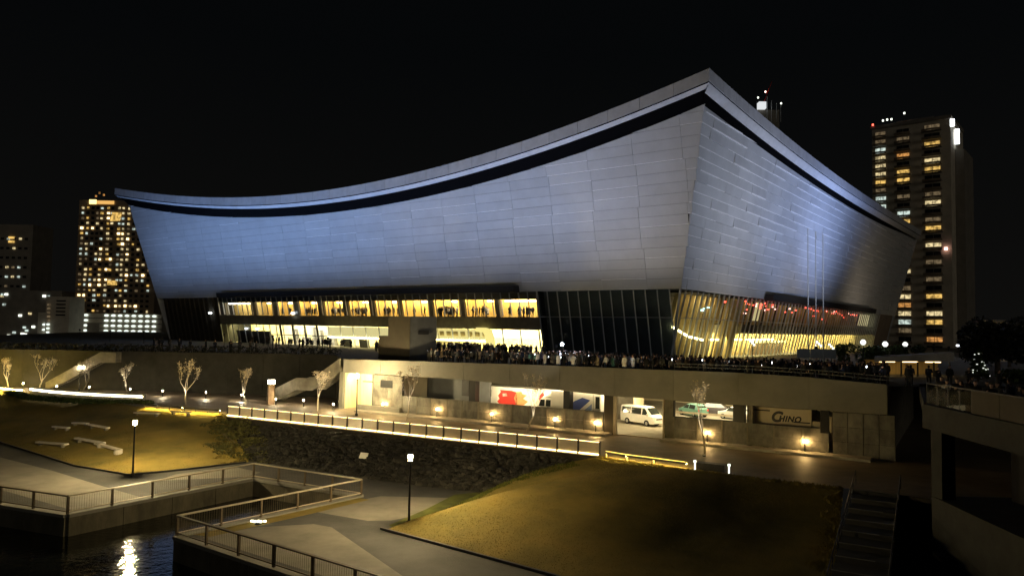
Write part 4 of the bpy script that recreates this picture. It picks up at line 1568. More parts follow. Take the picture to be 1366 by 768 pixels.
# =================================================================== DECK FURNITURE
k = thing('dark_kiosk', (-11.6, 90, DECK), 'dark stair tower block standing before the arena windows', 'building')
m_ = MB()
cx_, cy_ = -12.0, 88.9
d1 = V(-.80, .60, 0)
d2 = V(.93, .36, 0)
m_.prism([V(cx_, cy_, DECK), V(cx_, cy_, DECK) + d2 * 3.2, V(cx_, cy_, DECK) + d2 * 3.2 + d1 * 3.7, V(cx_, cy_, DECK) + d1 * 3.7], (0, 0, 5.3))
m_.build('block', mat('kiosk_render', (.085, .09, .10), .8), k)
m_ = MB()
m_.prism([V(cx_, cy_, DECK) + d1 * .02 + V(-.03, -.04, 0), V(cx_, cy_, DECK) + d1 * 3.7 + V(-.03, -.04, 0), V(cx_, cy_, DECK) + d1 * 3.7 + V(-.05, -.07, 0), V(cx_, cy_, DECK) + d1 * .02 + V(-.05, -.07, 0)], (0, 0, 5.28))
m_.build('side_panel', M['brownwall'], k)
m_ = MB()
m_.prism([V(cx_, cy_, DECK) + d1 * 3.75, V(cx_, cy_, DECK) + d1 * 5.4, V(cx_, cy_, DECK) + d1 * 5.4 + d2 * 2.4, V(cx_, cy_, DECK) + d1 * 3.75 + d2 * 2.4], (0, 0, 2.9))
m_.build('low_block', M['brownwall'], k)
m_ = MB()
m_.box((cx_ + 1.5, cy_ + .4, DECK + 3.4), (1.3, .06, .5), math.atan2(d2.y, d2.x))
m_.build('sign_plate', M['black'], k)
bxx = MB()
bxx.box((-9.2, 87.0, DECK + .55), (1.0, .8, 1.0), .3)
o = thing('deck_box', (-9.2, 87, DECK), 'pale grey equipment box at the foot of the dark stair tower', 'box')
bxx.build('box', M['conc'], o)
m_ = MB()
m_.box((-9.2, 87.0, DECK + 1.08), (1.1, .9, .05), .3)
m_.build('lid', M['grey'], o)
o = thing('deck_box', (1.6, 82.6, DECK), 'dark crate on the deck edge in front of the crowd', 'box')
m_ = MB()
m_.box((1.6, 83.4, DECK + .7), (1.6, .8, 1.4), -.5)
m_.build('crate', M['brownwall'], o)
m_ = MB()
m_.box((1.6, 83.4, DECK + 1.42), (1.7, .9, .05), -.5)
m_.build('lid', M['dark'], o)
# flagpoles
for i, (x, y, lb) in enumerate(((39.8, 100.0, 'left one of three tall bare flagpoles on the deck'), (41.0, 100.4, 'middle one of three tall bare flagpoles on the deck'), (42.2, 100.9, 'right one of three tall bare flagpoles on the deck'))):
    fpole = thing('flagpole', (x, y, DECK), lb, 'flagpole', 'flagpoles on the deck')
    m_ = MB()
    m_.tube((x, y, DECK + .3), (x, y, 24.0 - .35 * i), .10, .06, 8)
    m_.build('pole', M['steel'], fpole)
    m_ = MB()
    m_.lathe((x, y, DECK), [(.25, 0), (.25, .3), (.12, .35)], 10)
    m_.build('base', M['conc'], fpole)
    m_ = MB()
    m_.lathe((x, y, 24.0 - .35 * i), [(.05, 0), (.11, .08), (.05, .18)], 8)
    m_.build('finial', M['steel'], fpole)
for i in range(3):
    x = 37.2 + i * 1.75
    bd = thing('notice_board', (x, 95 + i * .2, DECK), ['leftmost of three blue grey boards at the flagpole foot', 'middle one of three blue grey boards at the flagpole foot', 'rightmost of three blue grey boards at the flagpole foot'][i], 'board', 'boards at the flagpole foot')
    m_ = MB()
    m_.box((x, 95 + i * .2, DECK + 1.55), (1.66, .06, 1.15), .05)
    m_.build('panel', M['board'], bd)
    for s in (-.7, .7):
        m_ = MB()
        m_.box((x + s, 95 + i * .2 + .06, DECK + .8), (.06, .06, 1.6), .05)
        m_.build('leg', M['dark'], bd)
t = thing('work_light', (5.6, 82.0, DECK), 'blue white work light on a pole above the crowd before the dark glazing', 'lamp')
m_ = MB()
m_.tube((5.6, 82.0, DECK), (5.6, 82.0, 8.2), .04, n=6)
m_.build('pole', M['black'], t)
m_ = MB()
m_.lathe((5.6, 82.0, 8.2), [(.08, 0), (.16, .08), (.16, .22), (.08, .3)], 10)
m_.build('lamp_head', emit('work_light_glow', (.75, .82, 1.0), 380), t)
# small lit lamp posts on the deck in front of the right wing
for x, y, h, lb in ((31.0, 96, 2.9, 'white lit lamp post on the deck before the wooden hall doors'), (40.0, 97, 2.9, 'white lit lamp post on the deck behind the left board'), (41.8, 97.5, 2.6, 'white lit lamp post on the deck behind the right board')):
    t = thing('deck_lamp', (x, y, DECK), lb, 'lamp post', 'lamp posts on the deck')
    m_ = MB()
    m_.tube((x, y, DECK), (x, y, DECK + h), .05, n=6)
    m_.build('pole', M['dark'], t)
    for k_ in range(3):
        m_ = MB()
        m_.box((x - .25 + .25 * k_, y, DECK + h - .25 * k_ + .1), (.22, .12, .24), .3)
        m_.build('light', M['starwhite'], t)

# =================================================================== PEOPLE
def body_mesh(name, pose, voxel, faces):
    """one continuous figure: tapered limbs fused by a voxel remesh, then coloured by region"""
    bm = bmesh.new()
    def ball(c, r, sc=(1, 1, 1)):
        mt = Matrix.Translation(c) @ Matrix.Diagonal((*sc, 1))
        bmesh.ops.create_icosphere(bm, subdivisions=2, radius=r, matrix=mt)
    def limb(a, b, r0, r1, n=10):
        a, b = Vector(a), Vector(b)
        d = b - a
        mt = Matrix.Translation((a + b) / 2) @ d.to_track_quat('Z', 'Y').to_matrix().to_4x4()
        bmesh.ops.create_cone(bm, cap_ends=True, segments=n, radius1=r0, radius2=r1, depth=d.length, matrix=mt)
        ball(a, r0)
        ball(b, r1)
    hands = []
    st = pose.get('stride', 0.0)
    for s in (-1, 1):
        ank = V(s * .10, s * st * .9, .09)
        knee = V(s * .105, s * st * .35 + .02, .48)
        hip = V(s * .095, 0, .90)
        limb(hip, knee, .095, .06)
        limb(knee, ank, .058, .042)
        limb(ank + V(0, -.03, -.03), ank + V(s * .01, .15, -.05), .045, .036)
        sh = V(s * .19, -.01, 1.37)
        el, wr = pose['arms'][0 if s < 0 else 1]
        el, wr = V(s * el[0], el[1], el[2]), V(s * wr[0], wr[1], wr[2])
        limb(sh, el, .066, .05)
        limb(el, wr, .048, .034)
        d = (wr - el).normalized()
        palm = wr + d * .075
        limb(wr, palm, .03, .036)
        side = d.cross(V(s, 0, 0.2)).normalized()
        if side.length < .5:
            side = V(0, 1, 0)
        fr = .0105 if voxel < .02 else .014
        curl = V(-s * .5, .25, 0)
        for k_, (o_, l_) in enumerate(((-.030, .065), (-.010, .078), (.010, .072), (.030, .055))):
            b0 = palm + side * o_
            b1 = b0 + (d + curl * .25).normalized() * l_ * .6
            limb(b0, b1, fr, fr * .9, 6)
            limb(b1, b1 + (d + curl * .9).normalized() * l_ * .5, fr * .9, fr * .75, 6)
        th = wr + d * .02 + side * .03
        limb(th, th + (d * .6 + side * .9).normalized() * .055, fr * 1.1, fr * .8, 6)
        hands.append(palm)
    w = pose.get('coat', 0)
    limb((-.07, 0, .93), (-.10, 0, 1.30), .115 + w * .02, .115)
    limb((.07, 0, .93), (.10, 0, 1.30), .115 + w * .02, .115)
    limb((0, 0, .95), (0, -.01, 1.34), .13, .13)
    limb((-.15, -.01, 1.37), (.15, -.01, 1.37), .07, .07)
    if w:
        for s in (-1, 1):
            limb((s * .08, 0, .95), (s * .10, 0, .62), .13, .15)
    if pose.get('bag'):
        ball((0, -.2, 1.18), .14, (1, .75, 1.35))
    limb((0, -.005, 1.40), (0, .015, 1.50), .055, .052)
    ball((0, .015, 1.595), .105, (.86, 1.0, 1.16))
    ball((0, .075, 1.54), .06, (.85, .8, .9))
    limb((0, .112, 1.595), (0, .135, 1.565), .012, .018, 6)
    for s in (-1, 1):
        ball((s * .092, .005, 1.585), .028, (.5, .8, 1.2))
    if pose.get('long'):
        ball((0, -.03, 1.55), .105, (.95, .75, 1.5))
    me = bpy.data.meshes.new(name + '_raw')
    bm.to_mesh(me)
    bm.free()
    ob = bpy.data.objects.new(name + '_raw', me)
    COL.objects.link(ob)
    r = ob.modifiers.new('r', 'REMESH')
    r.mode = 'VOXEL'
    r.voxel_size = voxel
    dg = bpy.context.evaluated_depsgraph_get()
    ev = ob.evaluated_get(dg)
    nf_ = len(ev.data.polygons) * 2
    dm = ob.modifiers.new('d', 'DECIMATE')
    dm.ratio = min(1.0, faces / max(1, nf_))
    dg = bpy.context.evaluated_depsgraph_get()
    out = bpy.data.meshes.new_from_object(ob.evaluated_get(dg))
    bpy.data.objects.remove(ob)
    bpy.data.meshes.remove(me)
    out.name = name
    idx = []
    coat_z = .60 if w else .92
    for p in out.polygons:
        c = p.center
        if min((c - h).length for h in hands) < .105:
            i = 3
        elif c.z > 1.445:
            i = 3 if (c.y > .03 and c.z < 1.645 and c.z > 1.45) else 4
            if c.z < 1.50 and not pose.get('long'):
                i = 3
        elif c.z < .11:
            i = 0
        elif c.z < coat_z:
            i = 1
        else:
            i = 2
        idx.append(i)
    out.polygons.foreach_set('use_smooth', [True] * len(out.polygons))
    return out, idx
POSES = [
    dict(arms=(((.25, .02, 1.08), (.24, .14, .86)), ((.25, .0, 1.08), (.25, .08, .84)))),
    dict(arms=(((.25, .05, 1.10), (.16, .30, 1.14)), ((.25, .05, 1.10), (.10, .30, 1.16))), coat=1),
    dict(arms=(((.24, .02, 1.08), (.22, .10, .85)), ((.26, .10, 1.14), (.14, .30, 1.30))), stride=.16),
    dict(arms=(((.25, -.04, 1.08), (.24, .06, .85)), ((.25, .06, 1.09), (.22, .20, .90))), bag=1, long=1),
    dict(arms=(((.25, .02, 1.08), (.20, .18, .92)), ((.25, .02, 1.08), (.20, .18, .92))), coat=1, long=1),
]
cl = lambda n, c: mat('cloth_' + n, c, 0.85, 0, 0.2, 8.0)
PAL = [('black', cl('black', (.012, .012, .014)), cl('charcoal', (.03, .03, .033))), ('navy', cl('navy', (.015, .02, .04)), cl('black', (0, 0, 0))), ('dark grey', cl('grey', (.06, .06, .062)), cl('black', (0, 0, 0))),
       ('brown', cl('brown', (.06, .04, .025)), cl('charcoal', (0, 0, 0))), ('beige', cl('beige', (.33, .27, .19)), cl('black', (0, 0, 0))), ('white', cl('white', (.72, .72, .74)), cl('denim', (.05, .08, .15))),
       ('lilac', cl('lilac', (.45, .38, .6)), cl('black', (0, 0, 0))), ('teal', cl('teal', (.08, .2, .19)), cl('charcoal', (0, 0, 0)))]
shoe_d, shoe_w = cl('shoe_dark', (.02, .02, .02)), cl('shoe_white', (.75, .75, .74))
CROWD = [body_mesh('person_%d' % i, p, .03, 620) for i, p in enumerate(POSES)]
PM_CACHE = {}
def person_mesh(pi, ci, fine=False, shoes=None, trousers=None):
    key = (pi, ci, fine, shoes is None, trousers)
    if key not in PM_CACHE:
        src, idx = (FINE if fine else CROWD)[pi]
        me = src.copy()
        me.name = 'person'
        me.materials.clear()
        for m_ in (shoes or shoe_d, trousers and MATS[trousers] or PAL[ci][2], PAL[ci][1], M['skin'], M['hair']):
            me.materials.append(m_)
        me.polygons.foreach_set('material_index', idx)
        PM_CACHE[key] = me
    return PM_CACHE[key]
def person(x, y, z, rz, pi, ci, label, group, sc=1.0, fine=False, **kw):
    o = bpy.data.objects.new('person', person_mesh(pi, ci, fine, **kw))
    COL.objects.link(o)
    o.location = (x, y, z)
    o.rotation_euler = (0, 0, rz)
    o.scale = (sc,) * 3
    return tag(o, label, 'person', group)
pr = random.Random(3)
def who(pi, ci):
    c = PAL[ci][0]
    return ['person in short %s jacket', 'person in long %s coat', 'person in %s jacket raising one arm', 'long-haired person in %s jacket with backpack', 'long-haired person in long %s coat'][pi] % c
G_EDGE = 'people crowded along the deck edge'
mass = []
def crowd_color(q):
    # pale jackets in two places, partly standing in for lit patches of crowd
    if 25 < q < 38 and pr.random() < .5:
        return pr.choice([5, 5, 5, 5, 5, 4, 4, 6, 6, 5, 5, 7])
    if 12 < q < 22 and pr.random() < .28:
        return pr.choice([5, 4, 4, 2])
    return pr.choice([0, 0, 0, 1, 1, 2, 2, 3])
edge_pts = []
for row in range(9):
    q = 12.5 if row < 5 else 24
    while q < 58.3:
        off = -0.75 - row * 0.95 + pr.uniform(-.3, .3)
        if q > 30 or row < 9:
            dens = .72 if q > 24 else 1.05
            edge_pts.append((row, q + pr.uniform(-.2, .2), off))
        q += dens * (1 + row * .04) * pr.uniform(.8, 1.2)
def phone(p, rz, pi, lb):
    l_ = V(0.0, .41, 1.22) if pi == 1 else V(.07, .46, 1.44)
    c_, s__ = math.cos(rz), math.sin(rz)
    o = thing('phone', (p.x + l_.x * c_ - l_.y * s__, p.y + l_.x * s__ + l_.y * c_, p.z + l_.z), lb, 'phone', 'phones held up in the crowd', rz)
    m_ = MB()
    m_.box((0, .006, 0), (.085, .012, .17))
    m_.build('case', M['black'], o, local=True)
    m_ = MB()
    m_.box((0, -.002, 0), (.078, .004, .16))
    m_.build('screen', M['phone'], o, local=True)
cnt = nph = 0
for row, q, off in edge_pts:
    p = pq(q, DECK, off)
    ci = crowd_color(q)
    pi = pr.randrange(5)
    rz = math.atan2(-PM.x, PM.y) + math.pi + pr.choice([math.pi, math.pi, math.pi, 0, 1.2, -1.2]) + pr.uniform(-.6, .6)
    sc = pr.uniform(.92, 1.06)
    if row < 3 and cnt < 160:
        zone = 'below the entrance light' if q < 24 else 'below the dark glazing' if q < 39 else 'below the gold slats' if q < 52 else 'near the right deck end'
        person(p.x, p.y, p.z, rz, pi, ci, '%s on the deck %s' % (who(pi, ci), zone), G_EDGE, sc)
        if pi in (1, 2) and nph < 46:
            phone(p, rz, pi, 'lit phone screen held up in the deck crowd %s' % zone)
            nph += 1
        cnt += 1
    else:
        mass.append((p.x, p.y, p.z, rz, pi, ci, sc))
# people before the lobby windows further left
for i in range(30):
    s = pr.uniform(57, 84)
    p = fp('L', s, DECK, pr.uniform(5, 11))
    ci = crowd_color(0)
    pi = pr.randrange(5)
    person(p.x, p.y, DECK, pr.uniform(0, 6.28), pi, ci, '%s before the white lit lobby' % who(pi, ci), 'people before the lobby windows', pr.uniform(.92, 1.06))
for i in range(14):
    p = LW0.lerp(LW1, .62 + .3 * pr.random()) + V(0, 1.5 + pr.random() * 3, 0)
    ci = pr.choice([0, 1, 2])
    pi = pr.randrange(5)
    person(p.x, p.y, DECK, pr.uniform(0, 6.28), pi, ci, '%s above the retaining wall' % who(pi, ci), 'people above the retaining wall', pr.uniform(.92, 1.06))
# people on the upper floor behind the windows
for i in range(84):
    bi = pr.choice([2, 3, 3, 4, 4, 5, 5, 6, 6, 7, 8, 8, 9, 9, 10, 10, 10])
    s1, s0 = bays[bi]
    s = pr.uniform(s0 + .4, s1 - .4)
    p = fp('L', s, ZT, -0.8 - pr.random() * 1.6)
    ci = pr.choice([0, 0, 1, 2, 3, 5])
    pi = pr.randrange(5)
    wn_ = ['first', 'second', 'third', 'fourth', 'fifth', 'sixth', 'seventh', 'eighth', 'ninth', 'tenth', 'eleventh'][bi]
    person(p.x, p.y, ZT, pr.uniform(0, 6.28), pi, ci, '%s in %s orange window' % (who(pi, ci), wn_), 'people behind the upper windows', pr.uniform(.92, 1.06))
# the rest of the crowd behind, as one mass
for i in range(150):
    s = pr.uniform(18, 46)
    p = fp('L', s, DECK, pr.uniform(2.5, 12))
    mass.append((p.x, p.y, DECK, pr.uniform(0, 6.28), pr.randrange(5), crowd_color(15), pr.uniform(.92, 1.06)))
for i in range(60):
    f_ = pr.random()
    b0 = V(24.6, 45.0, 0).lerp(V(22.6, 26.0, 0), .12 + .88 * f_)
    mass.append((b0.x + 1.2 + pr.random() * 5.5, b0.y, DECK, pr.uniform(0, 6.28), pr.randrange(5), pr.choice([0, 0, 1, 2]), pr.uniform(.92, 1.06)))
mats_all, mkey = [], {}
def mi_of(m_):
    if m_.name not in mkey:
        mkey[m_.name] = len(mats_all)
        mats_all.append(m_)
    return mkey[m_.name]
vs, fs, ms = [], [], []
cache = []
for src, idx in CROWD:
    co = np.empty(len(src.vertices) * 3)
    src.vertices.foreach_get('co', co)
    cache.append((co.reshape(-1, 3), [tuple(p.vertices) for p in src.polygons], idx))
nbase = 0
for x, y, z, rz, pi, ci, sc in mass:
    co, pol, idx = cache[pi]
    c, s = math.cos(rz), math.sin(rz)
    R3 = np.array([[c, -s, 0], [s, c, 0], [0, 0, 1]]) * sc
    vs.append(co @ R3.T + np.array([x, y, z]))
    lut = [mi_of(m_) for m_ in (shoe_d, PAL[ci][2], PAL[ci][1], M['skin'], M['hair'])]
    fs += [tuple(i + nbase for i in f) for f in pol]
    ms += [lut[i] for i in idx]
    nbase += len(co)
me = bpy.data.meshes.new('crowd')
me.from_pydata(np.concatenate(vs).tolist(), [], fs)
for m_ in mats_all:
    me.materials.append(m_)
me.polygons.foreach_set('material_index', ms)
me.polygons.foreach_set('use_smooth', [True] * len(fs))
o = link('crowd', me, None, 'stuff')
o['label'] = 'dense dark crowd filling the deck behind the front rows'

# =================================================================== BRIDGE AT RIGHT
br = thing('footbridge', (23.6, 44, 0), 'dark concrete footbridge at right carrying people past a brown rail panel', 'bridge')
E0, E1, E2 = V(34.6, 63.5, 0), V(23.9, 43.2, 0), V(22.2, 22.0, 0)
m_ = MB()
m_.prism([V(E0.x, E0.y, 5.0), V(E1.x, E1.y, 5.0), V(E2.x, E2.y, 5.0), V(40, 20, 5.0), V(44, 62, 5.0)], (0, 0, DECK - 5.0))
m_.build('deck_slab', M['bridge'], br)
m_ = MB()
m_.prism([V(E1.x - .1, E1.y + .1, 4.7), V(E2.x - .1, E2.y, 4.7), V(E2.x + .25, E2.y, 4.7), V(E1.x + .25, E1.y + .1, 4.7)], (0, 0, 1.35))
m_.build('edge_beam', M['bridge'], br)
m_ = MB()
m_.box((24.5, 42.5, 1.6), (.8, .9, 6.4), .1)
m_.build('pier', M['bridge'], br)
m_ = MB()
m_.prism([V(24.05, 42.9, PZ), V(22.7, 26, PZ), V(38, 26, PZ), V(38, 42.9, PZ)], (0, 0, 3.4))
m_.build('base', M['bridge'], br)
m_ = MB()
m_.prism([V(28, 42, PZ), V(27, 24, PZ), V(38, 24, PZ), V(38, 42, PZ)], (0, 0, 7.2))
m_.build('recess_wall', M['backing'], br)
ed = (E2 - E1).normalized()
en = V(ed.y, -ed.x, 0)
if en.x < 0:
    en = -en
for i in range(5):
    p = E1 + ed * (i * 1.2)
    m_ = MB()
    m_.box((p.x + .15, p.y, 6.05 + .6), (.06, .06, 1.2), 0)
    m_.build('rail_post', M['black'], br)
    if i < 4:
        m_ = MB()
        a = p + en * .13
        m_.obox(V(a.x, a.y, 6.12), ed * 1.14, en * .012, (0, 0, 1.0))
        m_.build('glass_panel', M['railglass'], br)
for i in range(6):
    p = E1 + ed * (4.85 + i * 2.5)
    m_ = MB()
    m_.obox(V(p.x, p.y, 6.05) + en * .1, ed * 2.46, en * .05, (0, 0, 1.15))
    m_.build('rail_panel', M['brownwall'], br)
m_ = MB()
m_.obox(V(E1.x, E1.y, 7.22) + en * .08, ed * 20, en * .1, (0, 0, .06))
m_.build('handrail', M['dark'], br)
FINE = [body_mesh('bridge_person_%d' % i, p, .011, 5200) for i, p in enumerate(POSES[:4])]
bp = [(0.5, .7, 0, 2, 'person in dark grey coat at the end post of the bridge rail', None, None), (1.3, .6, 2, 5, 'person in white jacket and dark trousers behind the bridge glass', None, 'cloth_black'),
      (2.0, .8, 1, 0, 'person in long black coat between two others behind the bridge glass', None, None), (2.9, .6, 0, 1, 'person in navy jacket, jeans and white shoes by the bridge rail', shoe_w, 'cloth_denim'),
      (3.7, .9, 3, 0, 'person in black jacket with backpack next to the brown rail panel', None, None), (1.0, 1.9, 1, 0, 'person in long black coat in the second row on the bridge', None, None),
      (2.5, 2.1, 3, 2, 'person in dark grey jacket with backpack in the second bridge row', None, None), (5.2, .9, 2, 0, 'person in black jacket walking behind the brown rail panel', None, None),
      (6.4, 1.5, 0, 2, 'person in dark grey coat further along behind the brown rail panel', None, None), (7.6, 1.0, 3, 1, 'person in navy jacket with backpack at the right edge of the bridge', None, None)]
matblue = cl('denim', (.10, .15, .26))
for d_, o_, pi, ci, lb, sh, tr in bp:
    p = E1 + ed * d_ + en * o_
    kw = {}
    if sh:
        kw['shoes'] = sh
    if tr:
        kw['trousers'] = tr
    person(p.x, p.y, DECK, pr.uniform(-.8, .8) + (math.pi if d_ != 2.9 else .6), pi, ci, lb, 'people on the footbridge', pr.uniform(.95, 1.05), True, **kw)
for i in range(8):
    p = V(31.6, 58.0, 0) + V(pr.uniform(-.2, 4.0), pr.uniform(-4, 4), 0)
    ci = pr.choice([0, 0, 1, 2])
    pi = pr.randrange(4)
    person(p.x, p.y, DECK, pr.uniform(0, 6.28), pi, ci, '%s at the bridge head' % who(pi, ci), 'people at the bridge head')

# stairs going down right of the lawn
rs = thing('garden_stair', (22.4, 49.4, 0), 'dark broad garden steps with pale edges right of the lawn', 'stairs')
g0, g1 = V(23.2, 50.4, 0), V(15.6, 37.0, PZ)
gd = (g1 - g0)
gu = V(gd.x, gd.y, 0).normalized()
gp = V(-gu.y, gu.x, 0)
if gp.x < 0:
    gp = -gp
ns = 9
for i in range(ns):
    a = g0 + gd * (i / ns)
    m_ = MB()
    m_.obox(V(a.x, a.y, a.z - .5), V(gd.x, gd.y, 0) / ns, gp * 2.6, (0, 0, .5 - .004))
    st_ = m_.build('step', M['asphalt'], rs)
    m_ = MB()
    e = a + V(gd.x, gd.y, 0) / ns
    m_.obox(V(e.x, e.y, a.z - .003) - gu * .1, gu * .14, gp * (2.6 if i % 2 else 1.9), (0, 0, .02))
    m_.build('nosing', M['conc'], rs)
for s_ in (0.0, 2.65):
    for i in range(8):
        a = g0 + gd * (i / 7) + gp * s_
        m_ = MB()
        m_.tube((a.x, a.y, a.z - .4), (a.x, a.y, a.z + .9), .03, n=6)
        m_.build('rail_post', M['dark'], rs)
    a, b = g0 + gp * s_ + V(0, 0, .9), g1 + gp * s_ + V(0, 0, .9)
    m_ = MB()
    m_.tube(a, b, .035, n=6)
    m_.build('handrail', M['dark'], rs)
    m_ = MB()
    m_.tube(a - V(0, 0, .45), b - V(0, 0, .45), .02, n=6)
    m_.build('mid_rail', M['dark'], rs)
mb = MB()
mb.face([(15.6, 37, PZ - .3), (23, 50.3, PZ - .3), (26.3, 46.1, PZ - .3), (40, 44.1, PZ - .3), (40, 10, PZ - .3), (12, 10, PZ - .3), (12.4, 30.5, PZ - .3)])
mb.face([(23.0, 50.6, -.002), (26.6, 46.0, -.002), (26.6, 46.0, PZ - .3), (23.0, 50.3, PZ - .3)])
struct('lower_ground', mb, M['soil'])

# =================================================================== ROCKS, SHRUBS, GRASS
def rock_pts(seed):
    r_ = random.Random(seed)
    bm = bmesh.new()
    bmesh.ops.create_icosphere(bm, subdivisions=1, radius=1)
    for v in bm.verts:
        v.co *= r_.uniform(.7, 1.15)
        v.co.z *= .7
    me = bpy.data.meshes.new('rock')
    bm.to_mesh(me)
    bm.free()
    me.materials.append(M['rock'])
    return me
ROCKS = [rock_pts(i) for i in range(10)]
rk = random.Random(21)
def on_grid(G, u, v):
    r_, c_ = len(G) - 1, len(G[0]) - 1
    x, y = v * r_, u * c_
    i, j = min(int(x), r_ - 1), min(int(y), c_ - 1)
    return (Vector(G[i][j]).lerp(G[i][j + 1], y - j)).lerp(Vector(G[i + 1][j]).lerp(G[i + 1][j + 1], y - j), x - i)
spots = []
for i in range(2600):
    u, v = rk.random(), rk.random() ** .9
    if (v < .12) or (u < .05 and rk.random() < .5):
        continue
    p = on_grid(SLOPE, u, v)
    spots.append((p, rk.uniform(.17, .42) * (1.15 if rk.random() < .2 else 1)))
spots.sort(key=lambda t_: (t_[0] - V(0, 0, 10)).length / t_[1])
for p, r_ in spots[:290]:
    o = link('rock', rk.choice(ROCKS), slope, None, True)
    o.location = p + V(0, 0, r_ * .25)
    o.rotation_euler = (rk.uniform(-.5, .5), rk.uniform(-.5, .5), rk.uniform(0, 6.28))
    o.scale = (r_ * rk.uniform(.9, 1.4), r_, r_ * rk.uniform(.8, 1.2))
ico = []
for i in range(6):
    me = ROCKS[i]
    co = np.array([v.co[:] for v in me.vertices])
    ico.append((co, [tuple(p.vertices) for p in me.polygons]))
vs, fs, nbase = [], [], 0
for p, r_ in spots[290:]:
    co, pol = ico[rk.randrange(6)]
    a = rk.uniform(0, 6.28)
    c, s = math.cos(a), math.sin(a)
    R3 = np.array([[c * rk.uniform(.9, 1.4), -s, 0], [s, c, 0], [0, 0, 1]]) * r_
    vs.append(co @ R3.T + np.array([p.x, p.y, p.z + r_ * .25]))
    fs += [tuple(i + nbase for i in f) for f in pol]
    nbase += len(co)
me = bpy.data.meshes.new('rocks_beyond')
me.from_pydata(np.concatenate(vs).tolist(), [], fs)
me.materials.append(M['rock'])
link('rocks_beyond', me, slope, 'stuff', True)

def leaves(center_fn, n, size, seed, up=.3):
    """n small leaf faces at points given by center_fn(r)"""
    r_ = np.random.RandomState(seed)
    c = center_fn(r_, n)
    a = r_.normal(size=(n, 3))
    a[:, 2] *= .7
    a /= np.linalg.norm(a, axis=1)[:, None]
    b = r_.normal(size=(n, 3))
    b -= a * (a * b).sum(1)[:, None]
    b /= np.linalg.norm(b, axis=1)[:, None]
    sz = size * r_.uniform(.6, 1.4, size=(n, 1))
    v = np.stack([c - a * sz, c + b * sz * .45, c + a * sz, c - b * sz * .45], 1).reshape(-1, 3)
    f = np.arange(n * 4).reshape(-1, 4)
    return v, f
def leaf_obj(name, v, f, m_, parent=None, kind=None, local=False):
    me = bpy.data.meshes.new(name)
    me.from_pydata(v.tolist(), [], f.tolist())
    me.materials.append(m_)
    return link(name, me, parent, kind, local)
def ellipsoids(cs):
    cs = np.array(cs, float)
    def fn(r_, n):
        k_ = r_.randint(len(cs), size=n)
        d = r_.normal(size=(n, 3))
        d /= np.linalg.norm(d, axis=1)[:, None]
        rr_ = r_.uniform(.55, 1.0, size=(n, 1)) ** .6
        return cs[k_, :3] + d * rr_ * cs[k_, 3:6]
    return fn
def shrub(loc, blobs, n, size, m_, label, seed, cat='shrub', group=None, name='shrub'):
    t = thing(name, loc, label, cat, group)
    v, f = leaves(ellipsoids([(loc[0] + b[0], loc[1] + b[1], loc[2] + b[2], b[3], b[4], b[5]) for b in blobs]), n, size, seed)
    leaf_obj('foliage', v, f, m_, t)
    mm = MB()
    for b in blobs[:6]:
        mm.tube(loc, (loc[0] + b[0], loc[1] + b[1], loc[2] + b[2]), .03, .012, 5)
    mm.build('stem', M['barkdark'], t)
    return t
# ivy bank between the left lawn and the rocks
bl = []
sr = random.Random(8)
for i in range(60):
    u = sr.random()
    v = sr.random()
    p = on_grid(SLOPE, u * .14, v)
    p = p - V(sr.uniform(0, 5.5) * (0.35 + .65 * v), sr.uniform(-1, .5), -.15)
    q_ = p - V(-28, 74, -1)
    bl.append((q_.x, q_.y, q_.z - .1, 1.0, 1.0, .22))
shrub((-28, 74, -1.0), bl, 12000, .10, M['olive'], 'low grassy shrub bank between the left lawn and the dark rocks', 3)
shrub((-60, 110, 0), HEDGE_LEFT, 7000, .16, M['ivy'], 'long dark hedge on top of the retaining wall at left', 12, 'hedge', None, 'hedge')
# grass hedge round the curved bench
bl = []
for p in resample([(-68, 102.2, 0), (-62, 96.5, 0), (-55.5, 93.2, 0), (-49, 92.2, 0), (-44.5, 92.0, 0)], 30):
    bl.append((p.x + 55, p.y - 95, .1, .9, .8, .32))
shrub((-55, 95, 0), bl, 5000, .18, M['leaf'], 'low clipped hedge along the front of the curved light bench', 4, 'hedge', None, 'hedge')
def tufts(G, n, size, seed, m_, name, filt=None):
    r_ = random.Random(seed)
    vs, fs = [], []
    for i in range(n):
        u, v = r_.random(), r_.random()
        p = on_grid(G, u, v)
        if filt and not filt(p, u, v):
            continue
        a = r_.uniform(0, 6.28)
        h = size * r_.uniform(.5, 1.3)
        w = size * .35
        dx, dy = math.cos(a) * w, math.sin(a) * w
        lx, ly = r_.uniform(-.5, .5) * h, r_.uniform(-.5, .5) * h
        b = len(vs)
        vs += [(p.x - dx, p.y - dy, p.z - .02), (p.x + dx, p.y + dy, p.z - .02), (p.x + lx, p.y + ly, p.z + h)]
        fs.append((b, b + 1, b + 2))
    me = bpy.data.meshes.new(name)
    me.from_pydata(vs, [], fs)
    me.materials.append(m_)
    return link(name, me, None, 'stuff')
tufts(RIGHT_LAWN, 90000, .05, 1, M['grass'], 'right_lawn_grass')
tufts(LEFT_LAWN, 50000, .055, 2, M['grass'], 'left_lawn_grass')
tufts(RIGHT_LAWN, 16000, .16, 3, M['greengrass'], 'green_edge_grass', lambda p, u, v: u < .10 and v > .25 or (u < .25 and v > .8))
tufts(RIGHT_LAWN, 90000, .15, 5, M['grass'], 'right_lawn_edge_grass', lambda p, u, v: u > .965 + .02 * math.sin(v * 60) or v < .02)
tufts(LEFT_LAWN, 70000, .16, 6, M['grass'], 'left_lawn_edge_grass', lambda p, u, v: u > .965 + .02 * math.sin(v * 55))
